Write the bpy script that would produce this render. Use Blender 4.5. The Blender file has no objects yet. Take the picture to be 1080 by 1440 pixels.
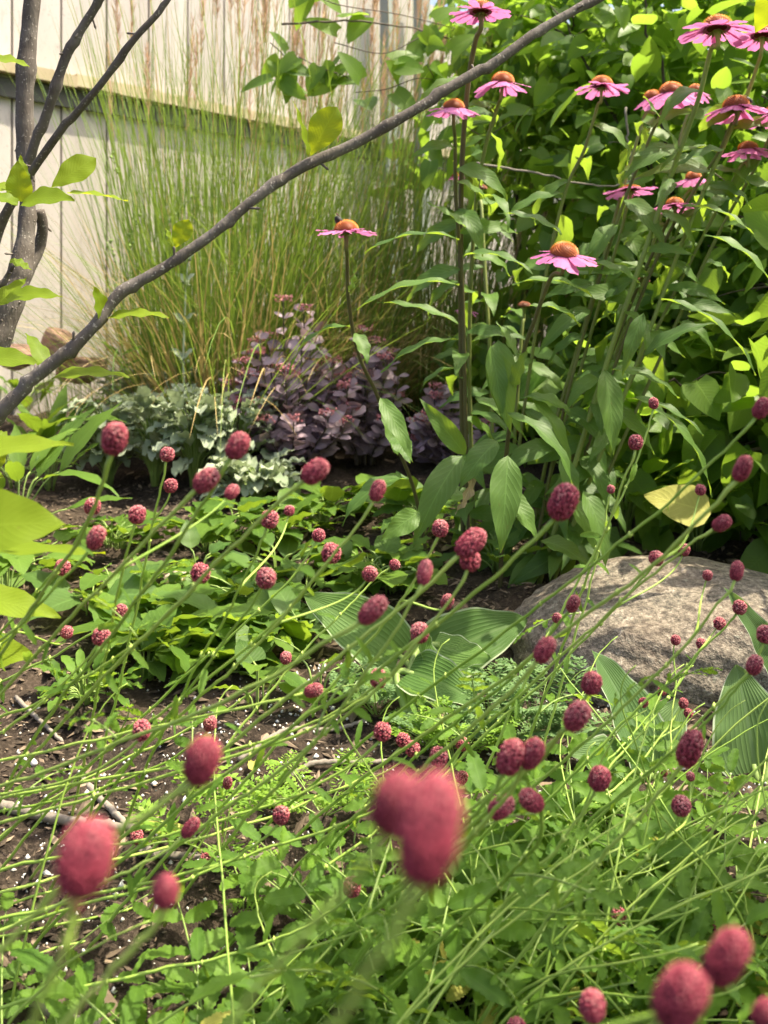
import bpy, math
import numpy as np
from mathutils import Vector, Matrix

rng = np.random.default_rng(7)
S = bpy.context.scene
COL = S.collection
PI = math.pi

# ------------------------------------------------------------------ camera, light, exposure
FPX, HOR, CH = 1400.0, 430.0, 0.85          # focal length in photo pixels, horizon row, camera height
cam = bpy.data.cameras.new('camera')
cam.sensor_fit = 'VERTICAL'
cam.sensor_height = 24.0
cam.lens = 24.0 * FPX / 1440.0
cam.shift_y = -(720.0 - HOR) / 1440.0
cam.clip_start, cam.clip_end = 0.02, 500.0
cam.dof.use_dof = True
cam.dof.focus_distance = 1.45
cam.dof.aperture_fstop = 4.5
cam_o = bpy.data.objects.new('camera', cam)
cam_o.location = (0, 0, CH)
cam_o.rotation_euler = (PI / 2, 0, 0)
COL.objects.link(cam_o)
S.camera = cam_o

SUN_DIR = Vector((0.62, 0.08, 1.25)).normalized()      # towards the sun
world = bpy.data.worlds.new('World')
S.world = world
world.use_nodes = True
wn = world.node_tree
sky = wn.nodes.new('ShaderNodeTexSky')
sky.sky_type = 'NISHITA'
sky.sun_disc = False
sky.sun_elevation = math.asin(SUN_DIR.z)
sky.sun_rotation = math.atan2(SUN_DIR.x, SUN_DIR.y)
sky.dust_density = 6.0
sky.ozone_density = 0.4
sky.air_density = 0.8
bg = wn.nodes['Background']
bg.inputs['Strength'].default_value = 0.15
wn.links.new(sky.outputs['Color'], bg.inputs['Color'])
sun = bpy.data.lights.new('sun', 'SUN')
sun.energy = 4.2
sun.angle = math.radians(0.6)
sun.color = (1.0, 0.91, 0.70)
sun_o = bpy.data.objects.new('sun', sun)
sun_o.rotation_euler = (-SUN_DIR).to_track_quat('-Z', 'Y').to_euler()
sun_o.location = (3, 2, 6)
COL.objects.link(sun_o)
vs = S.view_settings
vs.view_transform, vs.look, vs.exposure, vs.gamma = 'Standard', 'None', 1.32, 1.0
S.cycles.use_denoising = True
S.cycles.max_bounces = 8
S.cycles.transmission_bounces = 6
S.cycles.sample_clamp_indirect = 6.0

# ------------------------------------------------------------------ placing
def gz(x, y):
    """ground height: the bed rises gently away from the viewer"""
    y = np.clip(y, 0, 4.3)
    return 0.12 * y

def W(px, py, Y):
    return np.array(((px - 540.0) * Y / FPX, Y, CH - (py - HOR) * Y / FPX))

def G(px, py):
    k = (py - HOR) / FPX
    Y = CH / (0.12 + k)
    return np.array(((px - 540.0) * Y / FPX, Y, 0.12 * Y))

def nrm(a):
    a = np.asarray(a, float)
    return a / np.maximum(np.linalg.norm(a, axis=-1, keepdims=True), 1e-9)

# ------------------------------------------------------------------ mesh builder
class MB:
    def __init__(s):
        s.v, s.f, s.uv, s.var, s.n = [], [], [], [], 0

    def add(s, v, faces, uv=None, var=0.5, mi=0):
        v = np.asarray(v, float).reshape(-1, 3)
        k = len(v)
        s.v.append(v)
        s.uv.append(np.zeros((k, 2)) if uv is None else np.asarray(uv, float).reshape(-1, 2))
        s.var.append(np.full(k, var, float) if np.isscalar(var) else np.asarray(var, float).ravel())
        for f in (faces if isinstance(faces, list) else [faces]):
            f = np.asarray(f, int)
            if len(f):
                s.f.append((f + s.n, mi))
        s.n += k
        return s

    def build(s, name, mats, parent=None, smooth=True):
        o = np.zeros(3)
        if parent is not None:
            o = np.array(parent.location) if parent.parent is None else np.array(parent.parent.location) + np.array(parent.location)
        v = np.concatenate(s.v) - o
        me = bpy.data.meshes.new(name)
        me.vertices.add(len(v))
        me.vertices.foreach_set('co', v.astype(np.float32).ravel())
        loops = np.concatenate([f.ravel() for f, _ in s.f])
        tot = np.concatenate([np.full(len(f), f.shape[1]) for f, _ in s.f])
        mi = np.concatenate([np.full(len(f), m) for f, m in s.f])
        me.loops.add(len(loops))
        me.loops.foreach_set('vertex_index', loops.astype(np.int32))
        me.polygons.add(len(tot))
        me.polygons.foreach_set('loop_start', (np.cumsum(tot) - tot).astype(np.int32))
        me.polygons.foreach_set('material_index', mi.astype(np.int32))
        me.polygons.foreach_set('use_smooth', np.full(len(tot), smooth, dtype=bool))
        uvl = me.uv_layers.new(name='UVMap')
        uv = np.concatenate(s.uv)[loops]
        uvl.data.foreach_set('uv', uv.astype(np.float32).ravel())
        at = me.attributes.new('var', 'FLOAT', 'POINT')
        at.data.foreach_set('value', np.concatenate(s.var).astype(np.float32))
        me.update(calc_edges=True)
        for m in (mats if isinstance(mats, (list, tuple)) else [mats]):
            me.materials.append(m)
        ob = bpy.data.objects.new(name, me)
        COL.objects.link(ob)
        if parent is not None:
            ob.parent = parent
        return ob

def thing(name, label, cat, loc=(0, 0, 0), group=None):
    o = bpy.data.objects.new(name, None)
    o.location = [float(c) for c in loc]
    o.empty_display_size = 0.05
    COL.objects.link(o)
    return tag(o, label, cat, group)

def tag(o, label=None, cat=None, group=None, kind=None):
    if label: o['label'] = label
    if cat: o['category'] = cat
    if group: o['group'] = group
    if kind: o['kind'] = kind
    return o

def inst(src, name, parent, loc, rot=(0, 0, 0), sc=(1, 1, 1)):
    """a copy of a part (sharing its mesh) placed under PARENT at a world location"""
    o = src.copy()
    o.name = name
    o.parent = parent
    o.location = [float(a) - float(b) for a, b in zip(loc, parent.location)]
    o.rotation_euler = rot
    o.scale = sc
    COL.objects.link(o)
    return o

# ------------------------------------------------------------------ shape helpers
def spline(P, n):
    """Catmull-Rom through the rows of P (any width), n samples"""
    P = np.asarray(P, float)
    Q = np.vstack([2 * P[0] - P[1], P, 2 * P[-1] - P[-2]])
    m = len(P) - 1
    t = np.linspace(0, m, n)
    i = np.minimum(t.astype(int), m - 1)
    u = (t - i)[:, None]
    a, b, c, d = Q[i], Q[i + 1], Q[i + 2], Q[i + 3]
    return 0.5 * (2 * b + (c - a) * u + (2 * a - 5 * b + 4 * c - d) * u ** 2 + (3 * b - a - 3 * c + d) * u ** 3)

def bez(p0, p1, p2, p3, n):
    t = np.linspace(0, 1, n)[:, None]
    return (1 - t) ** 3 * p0 + 3 * (1 - t) ** 2 * t * p1 + 3 * (1 - t) * t * t * p2 + t ** 3 * p3

def tube(mb, P, R, sides=6, var=0.5, mi=0, rough=0.0):
    P = np.asarray(P, float)
    n = len(P)
    R = np.full(n, R, float) if np.isscalar(R) else np.asarray(R, float)
    T = nrm(np.gradient(P, axis=0))
    ref = np.array((0, 1.0, 0)) if abs(T[0][1]) < 0.9 else np.array((1.0, 0, 0))
    A = nrm(np.cross(T, ref)); B = np.cross(T, A)
    a = np.linspace(0, 2 * PI, sides, endpoint=False)
    rr = R[:, None] * (1 + rough * rng.normal(size=(n, sides)))
    V = P[:, None] + (A[:, None] * np.cos(a)[None, :, None] + B[:, None] * np.sin(a)[None, :, None]) * rr[..., None]
    i, j = np.meshgrid(np.arange(n - 1), np.arange(sides), indexing='ij')
    k = (j + 1) % sides
    F = np.stack([i * sides + j, i * sides + k, (i + 1) * sides + k, (i + 1) * sides + j], -1).reshape(-1, 4)
    L = np.concatenate([[0], np.cumsum(np.linalg.norm(np.diff(P, axis=0), axis=1))])
    uv = np.stack(np.broadcast_arrays(a[None, :] / (2 * PI), L[:, None]), -1).reshape(-1, 2)
    mb.add(V.reshape(-1, 3), F, uv, var, mi)
    e = np.arange(sides)
    mb.f.append((np.array([(n - 1) * sides + e]) + mb.n - n * sides, mi))
    mb.f.append((np.array([e[::-1]]) + mb.n - n * sides, mi))

PROF = {
    'lance': lambda t: np.sin(PI * t ** 0.75) ** 1.0 * (1 - 0.25 * t),
    'ovate': lambda t: np.sin(PI * t ** 0.62) ** 0.85,
    'obov': lambda t: np.sin(PI * np.clip(t, 0, 1) ** 1.35) ** 0.75,
    'oblong': lambda t: np.sin(PI * np.clip(t, 0, 1) ** .9) ** 0.5,
    'ellip': lambda t: np.sin(PI * t) ** 0.75,
    'heart': lambda t: np.sin(PI * np.clip(t * .9 + .1, 0, 1) ** 0.62) ** 0.75,
    'petal': lambda t: np.clip(np.where(t < .75, 0.45 + 0.75 * t, 1.0 - 2.2 * np.clip(t - .75, 0, 1) ** 1.2), 0.1, 1),
    'blade': lambda t: (1 - t) ** 0.6 * 0.9 + 0.1,
    'strap': lambda t: np.sin(PI * np.clip(t, 0.02, 1) ** 0.5) ** 0.6,
}

def leaves(mb, P, D, N, L, Wd, prof='ovate', nseg=6, m=3, curl=0.3, fold=0.25, wave=0.0, wn=3.0, serr=0.0, back=0.0, var=None, mi=0, petiole=0.0):
    """a batch of leaves: base P, direction D, upper side N, length, full width; curl bends the tip away from N"""
    P = np.atleast_2d(np.asarray(P, float)); n = len(P)
    f = lambda a: np.full(n, a, float) if np.isscalar(a) else np.asarray(a, float)
    D = nrm(np.broadcast_to(D, (n, 3))); N = np.broadcast_to(np.asarray(N, float), (n, 3))
    N = N - (N * D).sum(1, keepdims=True) * D
    bad = np.linalg.norm(N, axis=1) < 1e-3
    if bad.any():
        N = N.copy(); N[bad] = np.cross(D[bad], (0.3, 0.9, 0.1))
    N = nrm(N)
    L, Wd, curl, fold, wave = map(f, (L, Wd, curl, fold, wave))
    t = np.linspace(0, 1, nseg + 1)
    w = PROF[prof](t).copy()
    w[-1] = 0.02 if prof != 'petal' else w[-1]
    th = curl[:, None] * t[None]
    dt = 1.0 / nseg
    c, s_ = np.cos(th), np.sin(th)
    Ic = np.concatenate([np.zeros((n, 1)), np.cumsum((c[:, 1:] + c[:, :-1]) / 2 * dt, 1)], 1)
    Is = np.concatenate([np.zeros((n, 1)), np.cumsum((s_[:, 1:] + s_[:, :-1]) / 2 * dt, 1)], 1)
    Cn = P[:, None] + L[:, None, None] * (D[:, None] * Ic[..., None] - N[:, None] * Is[..., None])
    Tn = D[:, None] * c[..., None] - N[:, None] * s_[..., None]
    Nn = D[:, None] * s_[..., None] + N[:, None] * c[..., None]
    Sd = np.cross(D, N)
    u = np.linspace(-1, 1, m)
    ww = np.broadcast_to(w[None, :, None] * (Wd / 2)[:, None, None], (n, nseg + 1, 1))
    if serr:
        alt = np.where(np.arange(nseg + 1) % 2 == 0, 1.0, 1.0 - serr)
        ww = ww * (1 + (alt[None, :, None] - 1) * (np.abs(u) > .8)[None, None])
    ph = rng.uniform(0, 6.28, n)
    wv = wave[:, None, None] * np.sin(t[None, :, None] * wn * 2 * PI + ph[:, None, None] + (u > 0)[None, None] * 1.7) * np.abs(u)[None, None] ** 2
    V = (Cn[:, :, None] + Sd[:, None, None] * (u[None, None] * ww * np.cos(fold)[:, None, None])[..., None]
         + Nn[:, :, None] * (np.abs(u)[None, None] * ww * np.sin(fold)[:, None, None] + wv)[..., None])
    if back:
        V = V - Tn[:, :, None] * (L[:, None, None] * back * np.abs(u)[None, None] ** 1.5 * (1 - t)[None, :, None] ** 2)[..., None]
    k = (nseg + 1) * m
    i, j = np.meshgrid(np.arange(nseg), np.arange(m - 1), indexing='ij')
    F = np.stack([i * m + j, i * m + j + 1, (i + 1) * m + j + 1, (i + 1) * m + j], -1).reshape(-1, 4)
    F = (F[None] + (np.arange(n) * k)[:, None, None]).reshape(-1, 4)
    uv = np.stack(np.broadcast_arrays(u[None, None] * .5 + .5, t[None, :, None]), -1)
    uv = np.broadcast_to(uv, (n, nseg + 1, m, 2)).reshape(-1, 2)
    vv = rng.uniform(0, 1, n) if var is None else f(var)
    mb.add(V.reshape(-1, 3), F, uv, np.repeat(vv, k), mi)
    return Cn

def vnoise(x, y, f, seed):
    """smooth value noise"""
    r = np.random.default_rng(seed).uniform(-1, 1, (64, 64))
    x = x * f; y = y * f
    i, j = np.floor(x).astype(int), np.floor(y).astype(int)
    a, b = x - i, y - j
    a = a * a * (3 - 2 * a); b = b * b * (3 - 2 * b)
    g = lambda p, q: r[p % 64, q % 64]
    return (g(i, j) * (1 - a) + g(i + 1, j) * a) * (1 - b) + (g(i, j + 1) * (1 - a) + g(i + 1, j + 1) * a) * b

# ------------------------------------------------------------------ materials
def nodes(name):
    m = bpy.data.materials.new(name)
    m.use_nodes = True
    nt = m.node_tree
    return m, nt, nt.nodes['Principled BSDF'], nt.nodes['Material Output']

def mix(nt, fac, a, b, t='MIX'):
    n = nt.nodes.new('ShaderNodeMix')
    n.data_type = 'RGBA'; n.blend_type = t
    for sock, val in ((n.inputs[0], fac), (n.inputs[6], a), (n.inputs[7], b)):
        if isinstance(val, bpy.types.NodeSocket): nt.links.new(val, sock)
        elif isinstance(val, (int, float)): sock.default_value = val
        else: sock.default_value = (*val, 1)
    return n.outputs[2]

def math_n(nt, op, a, b=0.0, c=None):
    n = nt.nodes.new('ShaderNodeMath'); n.operation = op
    for i, x in enumerate((a, b, c)):
        if x is None: continue
        if isinstance(x, bpy.types.NodeSocket): nt.links.new(x, n.inputs[i])
        else: n.inputs[i].default_value = x
    return n.outputs[0]

def noise(nt, scale, detail=4, coord='Object', rough=0.6, stretch=None):
    tc = nt.nodes.new('ShaderNodeTexCoord')
    n = nt.nodes.new('ShaderNodeTexNoise')
    n.inputs['Scale'].default_value = scale
    n.inputs['Detail'].default_value = detail
    n.inputs['Roughness'].default_value = rough
    if stretch:
        mp = nt.nodes.new('ShaderNodeMapping'); mp.inputs['Scale'].default_value = stretch
        nt.links.new(tc.outputs[coord], mp.inputs['Vector']); nt.links.new(mp.outputs[0], n.inputs['Vector'])
    else:
        nt.links.new(tc.outputs[coord], n.inputs['Vector'])
    return n.outputs['Fac']

def ramp(nt, fac, stops):
    r = nt.nodes.new('ShaderNodeValToRGB')
    el = r.color_ramp.elements
    while len(el) < len(stops): el.new(0.5)
    for e, (p, c) in zip(el, stops):
        e.position = p; e.color = (*c, 1)
    nt.links.new(fac, r.inputs[0])
    return r.outputs[0]

def bump(nt, h, strength, dist, target):
    b = nt.nodes.new('ShaderNodeBump')
    b.inputs['Strength'].default_value = strength; b.inputs['Distance'].default_value = dist
    nt.links.new(h, b.inputs['Height']); nt.links.new(b.outputs[0], target.inputs['Normal'])
    return b.outputs[0]

def varattr(nt):
    a = nt.nodes.new('ShaderNodeAttribute'); a.attribute_name = 'var'
    return a.outputs['Fac']

def leafmat(name, lo, hi, trans, tf=0.4, rough=0.45, veins=7.0, vcol=None, vstr=0.5, spec=0.4, parallel=False, dry=None, rim=None, bumpd=0.0006):
    m, nt, p, out = nodes(name)
    v = varattr(nt)
    nz = noise(nt, 35, 3)
    fac = math_n(nt, 'ADD', math_n(nt, 'MULTIPLY', v, 0.75), math_n(nt, 'MULTIPLY', nz, 0.35))
    stops = [(0.1, lo), (0.85, hi)] + ([(0.97, dry)] if dry else [])
    col = ramp(nt, fac, stops)
    uvn = nt.nodes.new('ShaderNodeUVMap')
    sx = nt.nodes.new('ShaderNodeSeparateXYZ'); nt.links.new(uvn.outputs[0], sx.inputs[0])
    d = math_n(nt, 'ABSOLUTE', math_n(nt, 'SUBTRACT', sx.outputs[0], 0.5))
    rib = math_n(nt, 'LESS_THAN', d, 0.022)
    if parallel:
        ph = math_n(nt, 'MULTIPLY', d, veins * 2 * PI * 2)
    else:
        ph = math_n(nt, 'MULTIPLY', math_n(nt, 'SUBTRACT', sx.outputs[1], math_n(nt, 'MULTIPLY', d, 0.55)), veins * 2 * PI)
    sv = math_n(nt, 'POWER', math_n(nt, 'ABSOLUTE', math_n(nt, 'SINE', ph)), 0.35)      # narrow dark grooves at the veins
    side = math_n(nt, 'SUBTRACT', 1.0, sv)
    vein = math_n(nt, 'MULTIPLY', math_n(nt, 'MAXIMUM', rib, math_n(nt, 'MULTIPLY', side, 0.55)), vstr)
    vc = vcol or tuple(min(1, c * 1.9 + .02) for c in hi)
    col = mix(nt, vein, col, vc)
    spots = ramp(nt, noise(nt, 160, 2), [(0.70, (0, 0, 0)), (0.74, (1, 1, 1))])
    col = mix(nt, math_n(nt, 'MULTIPLY', spots, math_n(nt, 'MULTIPLY', math_n(nt, 'GREATER_THAN', v, 0.55), 0.6)), col, (0.16, 0.11, 0.03))
    if rim:
        col = mix(nt, math_n(nt, 'GREATER_THAN', d, 0.47), col, rim)
    nt.links.new(col, p.inputs['Base Color'])
    p.inputs['Roughness'].default_value = rough
    p.inputs['Specular IOR Level'].default_value = spec
    nb = bump(nt, math_n(nt, 'MAXIMUM', math_n(nt, 'SUBTRACT', 1.0, sv), rib), 0.6, bumpd, p)
    tr = nt.nodes.new('ShaderNodeBsdfTranslucent')
    tcol = mix(nt, vein, mix(nt, 0.3, trans, col), tuple(c * 0.75 for c in trans))
    nt.links.new(tcol, tr.inputs['Color'])
    nt.links.new(nb, tr.inputs['Normal'])
    mx = nt.nodes.new('ShaderNodeMixShader')
    mx.inputs[0].default_value = tf
    nt.links.new(p.outputs[0], mx.inputs[1]); nt.links.new(tr.outputs[0], mx.inputs[2])
    nt.links.new(mx.outputs[0], out.inputs['Surface'])
    return m

def plain(name, lo, hi, rough=0.6, scale=30, bstr=0.3, bd=0.001, spec=0.4, usevar=True, stretch=None):
    m, nt, p, out = nodes(name)
    nz = noise(nt, scale, 5, stretch=stretch)
    fac = math_n(nt, 'ADD', math_n(nt, 'MULTIPLY', varattr(nt), 0.6), math_n(nt, 'MULTIPLY', nz, 0.5)) if usevar else nz
    nt.links.new(ramp(nt, fac, [(0.25, lo), (0.8, hi)]), p.inputs['Base Color'])
    p.inputs['Roughness'].default_value = rough
    p.inputs['Specular IOR Level'].default_value = spec
    bump(nt, nz, bstr, bd, p)
    return m

M = {}
M['magnolia'] = leafmat('magnolia_leaf', (0.12, 0.20, 0.012), (0.22, 0.31, 0.02), (0.58, 0.64, 0.015), 0.52, 0.5, 7, vstr=0.15, bumpd=0.0003, spec=0.2)
M['shrub'] = leafmat('shrub_leaf', (0.04, 0.10, 0.016), (0.15, 0.25, 0.03), (0.47, 0.72, 0.06), 0.5, 0.42, 6, vstr=0.25, spec=0.35)
M['cone_leaf'] = leafmat('coneflower_leaf', (0.05, 0.115, 0.025), (0.11, 0.205, 0.04), (0.44, 0.62, 0.04), 0.45, 0.5, 5, vstr=0.4, spec=0.35)
M['burnet_leaf'] = leafmat('burnet_leaf', (0.055, 0.13, 0.018), (0.135, 0.25, 0.03), (0.44, 0.64, 0.05), 0.42, 0.5, 9, vstr=0.2, spec=0.25)
M['violet'] = leafmat('violet_leaf', (0.045, 0.105, 0.016), (0.12, 0.215, 0.028), (0.36, 0.52, 0.03), 0.38, 0.5, 5, vstr=0.3, spec=0.25)
M['hosta'] = leafmat('hosta_leaf', (0.07, 0.15, 0.032), (0.145, 0.255, 0.06), (0.36, 0.52, 0.08), 0.36, 0.55, 3.5, spec=0.2, vcol=(0.24, 0.34, 0.12), vstr=0.25, parallel=True, rim=(0.42, 0.5, 0.3), bumpd=0.0016)
M['hosta_blue'] = leafmat('hosta_blue_leaf', (0.075, 0.155, 0.05), (0.15, 0.245, 0.08), (0.33, 0.48, 0.08), 0.36, 0.55, 4, spec=0.2, vcol=(0.27, 0.38, 0.2), vstr=0.28, parallel=True, rim=(0.45, 0.52, 0.36), bumpd=0.0016)
M['lambs'] = leafmat('lambs_ear_leaf', (0.25, 0.31, 0.19), (0.44, 0.50, 0.35), (0.48, 0.58, 0.28), 0.22, 0.9, 6, vcol=(0.45, 0.5, 0.4), vstr=0.35, spec=0.15)
M['sedum'] = leafmat('stonecrop_leaf', (0.14, 0.10, 0.125), (0.50, 0.37, 0.43), (0.50, 0.28, 0.31), 0.18, 0.5, 3, vstr=0.15, spec=0.35)
M['grass'] = leafmat('grass_blade', (0.035, 0.10, 0.025), (0.19, 0.31, 0.05), (0.40, 0.54, 0.06), 0.33, 0.5, 1, vstr=0.1, dry=(0.45, 0.37, 0.15))
M['straw'] = leafmat('dry_grass', (0.40, 0.27, 0.09), (0.66, 0.50, 0.22), (0.5, 0.38, 0.14), 0.3, 0.7, 1, vstr=0.05)
M['plume'] = leafmat('grass_plume', (0.48, 0.30, 0.19), (0.72, 0.54, 0.39), (0.6, 0.33, 0.18), 0.35, 0.8, 1, vstr=0.0)
M['fern'] = leafmat('ferny_leaf', (0.13, 0.26, 0.03), (0.26, 0.42, 0.05), (0.4, 0.6, 0.05), 0.4, 0.5, 2, vstr=0.2)
M['fern_blue'] = leafmat('feathery_leaf', (0.10, 0.19, 0.07), (0.19, 0.31, 0.11), (0.3, 0.45, 0.1), 0.35, 0.55, 2, vstr=0.2)
M['petal'] = leafmat('coneflower_petal', (0.50, 0.10, 0.30), (0.72, 0.23, 0.48), (0.75, 0.25, 0.52), 0.38, 0.5, 3, vcol=(0.45, 0.09, 0.28), vstr=0.5, parallel=True)
M['yellow_leaf'] = leafmat('yellowed_leaf', (0.42, 0.40, 0.06), (0.55, 0.52, 0.12), (0.6, 0.6, 0.1), 0.4, 0.6, 5, vstr=0.3)
M['dry_leaf'] = leafmat('withered_leaf', (0.30, 0.20, 0.10), (0.62, 0.52, 0.34), (0.5, 0.4, 0.2), 0.25, 0.8, 4, vstr=0.3)
M['stem'] = plain('burnet_stem', (0.22, 0.36, 0.045), (0.44, 0.57, 0.12), 0.5, 25, 0.2, 0.0005)
M['cone_stem'] = plain('coneflower_stem', (0.10, 0.085, 0.035), (0.26, 0.34, 0.08), 0.6, 12, 0.2, 0.0006)
M['green_stem'] = plain('green_stem', (0.12, 0.2, 0.04), (0.26, 0.36, 0.09), 0.55, 25, 0.2, 0.0005)
M['bark'] = plain('magnolia_bark', (0.04, 0.033, 0.028), (0.15, 0.125, 0.105), 0.85, 70, 1.0, 0.004, 0.2, stretch=(1, 1, 0.35))
m = M['bark']; nt = m.node_tree; p = nt.nodes['Principled BSDF']
old = p.inputs['Base Color'].links[0].from_socket
spk = noise(nt, 210, 2); pat = noise(nt, 17, 4)
c = mix(nt, math_n(nt, 'MULTIPLY', ramp(nt, pat, [(0.45, (0, 0, 0)), (0.65, (1, 1, 1))]), .55), old, (0.19, 0.17, 0.15))
nt.links.new(mix(nt, math_n(nt, 'MULTIPLY', ramp(nt, spk, [(0.63, (0, 0, 0)), (0.68, (1, 1, 1))]), .7), c, (0.42, 0.38, 0.33)), p.inputs['Base Color'])
M['shrub_wood'] = plain('shrub_wood', (0.05, 0.04, 0.03), (0.16, 0.12, 0.09), 0.8, 40, 0.6, 0.002, 0.3)
M['sedum_flower'] = plain('stonecrop_flower', (0.48, 0.13, 0.17), (0.75, 0.33, 0.34), 0.7, 200, 0.2, 0.0005)
M['twig'] = plain('twig_bark', (0.07, 0.058, 0.045), (0.30, 0.26, 0.22), 0.9, 90, 0.8, 0.002, 0.2, stretch=(1, 1, 1))
M['chip'] = plain('bark_chip', (0.02, 0.015, 0.011), (0.27, 0.20, 0.14), 0.9, 60, 0.6, 0.001, 0.2)
M['perlite'] = plain('perlite', (0.52, 0.50, 0.46), (0.80, 0.78, 0.74), 0.9, 300, 0.4, 0.0005, 0.2)
M['red_stone'] = plain('red_stone', (0.22, 0.12, 0.08), (0.52, 0.33, 0.24), 0.95, 30, 1.0, 0.012, 0.2)
M['pale_stone'] = plain('pale_stone', (0.36, 0.28, 0.21), (0.60, 0.50, 0.40), 0.9, 20, 0.7, 0.004, 0.2)

# burnet florets: crimson cups with paler rims
m, nt, p, out = nodes('burnet_floret')
v = varattr(nt)
nt.links.new(ramp(nt, v, [(0.0, (0.06, 0.006, 0.013)), (0.4, (0.22, 0.020, 0.042)), (0.75, (0.41, 0.07, 0.10)), (1.0, (0.72, 0.38, 0.34))]), p.inputs['Base Color'])
p.inputs['Roughness'].default_value = 0.6
p.inputs['Subsurface Weight'].default_value = 0.0
p.inputs['Specular IOR Level'].default_value = 0.3
M['floret'] = m
# coneflower cone
m, nt, p, out = nodes('coneflower_cone')
nt.links.new(ramp(nt, varattr(nt), [(0.0, (0.07, 0.03, 0.012)), (0.3, (0.36, 0.07, 0.01)), (0.8, (0.92, 0.26, 0.015)), (1.0, (0.95, 0.36, 0.03))]), p.inputs['Base Color'])
p.inputs['Roughness'].default_value = 0.55
M['cone'] = m
# bee
M['bee_dark'] = plain('bee_dark', (0.008, 0.007, 0.006), (0.03, 0.025, 0.02), 0.6, 300, 0.3, 0.0005)
M['bee_fuzz'] = plain('bee_fuzz', (0.35, 0.24, 0.05), (0.55, 0.42, 0.12), 0.9, 400, 0.5, 0.0005)
m, nt, p, out = nodes('bee_wing')
p.inputs['Base Color'].default_value = (0.5, 0.45, 0.38, 1); p.inputs['Alpha'].default_value = 0.5; p.inputs['Roughness'].default_value = 0.25
M['bee_wing'] = m

# soil
m, nt, p, out = nodes('garden_soil')
n1 = noise(nt, 9, 6, rough=0.65); n2 = noise(nt, 120, 6, rough=0.7); n3 = noise(nt, 400, 3)
c1 = ramp(nt, n2, [(0.30, (0.011, 0.008, 0.006)), (0.52, (0.042, 0.031, 0.023)), (0.74, (0.14, 0.105, 0.08))])
c2 = mix(nt, math_n(nt, 'MULTIPLY', ramp(nt, n1, [(0.42, (0, 0, 0)), (0.62, (1, 1, 1))]), 0.35), c1, (0.12, 0.088, 0.062))
tc = nt.nodes.new('ShaderNodeTexCoord'); sp = nt.nodes.new('ShaderNodeSeparateXYZ'); nt.links.new(tc.outputs['Object'], sp.inputs[0])
far = math_n(nt, 'MAXIMUM', math_n(nt, 'GREATER_THAN', sp.outputs[0], 2.6), math_n(nt, 'GREATER_THAN', sp.outputs[1], 6.5))
gcol = ramp(nt, noise(nt, 30, 5), [(0.3, (0.06, 0.13, 0.02)), (0.7, (0.17, 0.28, 0.05))])
nt.links.new(mix(nt, far, c2, gcol), p.inputs['Base Color'])
p.inputs['Roughness'].default_value = 0.95; p.inputs['Specular IOR Level'].default_value = 0.15
bump(nt, math_n(nt, 'ADD', n2, math_n(nt, 'MULTIPLY', n3, 0.4)), 0.9, 0.008, p)
M['soil'] = m

# granite boulder
m, nt, p, out = nodes('granite')
n1 = noise(nt, 5, 5); n2 = noise(nt, 80, 3, rough=0.8); n3 = noise(nt, 105, 2)
base = ramp(nt, n2, [(0.30, (0.035, 0.031, 0.026)), (0.43, (0.12, 0.105, 0.085)), (0.57, (0.235, 0.20, 0.155)), (0.72, (0.45, 0.40, 0.33))])
base = mix(nt, math_n(nt, 'MULTIPLY', ramp(nt, n3, [(0.58, (0, 0, 0)), (0.66, (1, 1, 1))]), 0.75), base, (0.05, 0.04, 0.033))
base = mix(nt, ramp(nt, n1, [(0.40, (0, 0, 0)), (0.7, (1, 1, 1))]), base, mix(nt, 0.3, base, (0.30, 0.20, 0.14)))
st = noise(nt, 11, 6, rough=.7); li = noise(nt, 26, 4, rough=.8)
base = mix(nt, math_n(nt, 'MULTIPLY', ramp(nt, st, [(0.52, (0, 0, 0)), (0.64, (1, 1, 1))]), 0.35), base, (0.09, 0.075, 0.055))
base = mix(nt, math_n(nt, 'MULTIPLY', ramp(nt, li, [(0.62, (0, 0, 0)), (0.66, (1, 1, 1))]), 0.45), base, (0.34, 0.35, 0.27))
nt.links.new(base, p.inputs['Base Color'])
p.inputs['Roughness'].default_value = 0.85; p.inputs['Specular IOR Level'].default_value = 0.3
bump(nt, math_n(nt, 'ADD', n2, n1), 0.8, 0.006, p)
M['granite'] = m

# fence paint
def paint(name, a, b, dirt):
    m, nt, p, out = nodes(name)
    n1 = noise(nt, 6, 5, stretch=(1, 1, 0.15)); n2 = noise(nt, 40, 5, stretch=(1, 1, 0.3)); n3 = noise(nt, 90, 2)
    c = ramp(nt, math_n(nt, 'ADD', math_n(nt, 'MULTIPLY', n1, 0.6), math_n(nt, 'MULTIPLY', varattr(nt), 0.4)), [(0.3, a), (0.75, b)])
    c = mix(nt, math_n(nt, 'MULTIPLY', ramp(nt, n2, [(0.56, (0, 0, 0)), (0.72, (1, 1, 1))]), 0.5), c, dirt)
    c = mix(nt, math_n(nt, 'MULTIPLY', ramp(nt, n3, [(0.66, (0, 0, 0)), (0.7, (1, 1, 1))]), 0.45), c, tuple(x * 0.5 for x in dirt))
    nt.links.new(c, p.inputs['Base Color']); p.inputs['Roughness'].default_value = 0.7
    bump(nt, n2, 0.3, 0.002, p)
    return m
M['fence'] = paint('weathered_white_paint', (0.40, 0.355, 0.325), (0.56, 0.51, 0.475), (0.27, 0.24, 0.21))
M['rail'] = paint('yellowed_rail_paint', (0.36, 0.29, 0.17), (0.54, 0.46, 0.29), (0.33, 0.24, 0.12))
M['post'] = paint('grey_post_paint', (0.22, 0.25, 0.23), (0.34, 0.36, 0.33), (0.2, 0.2, 0.17))
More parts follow.
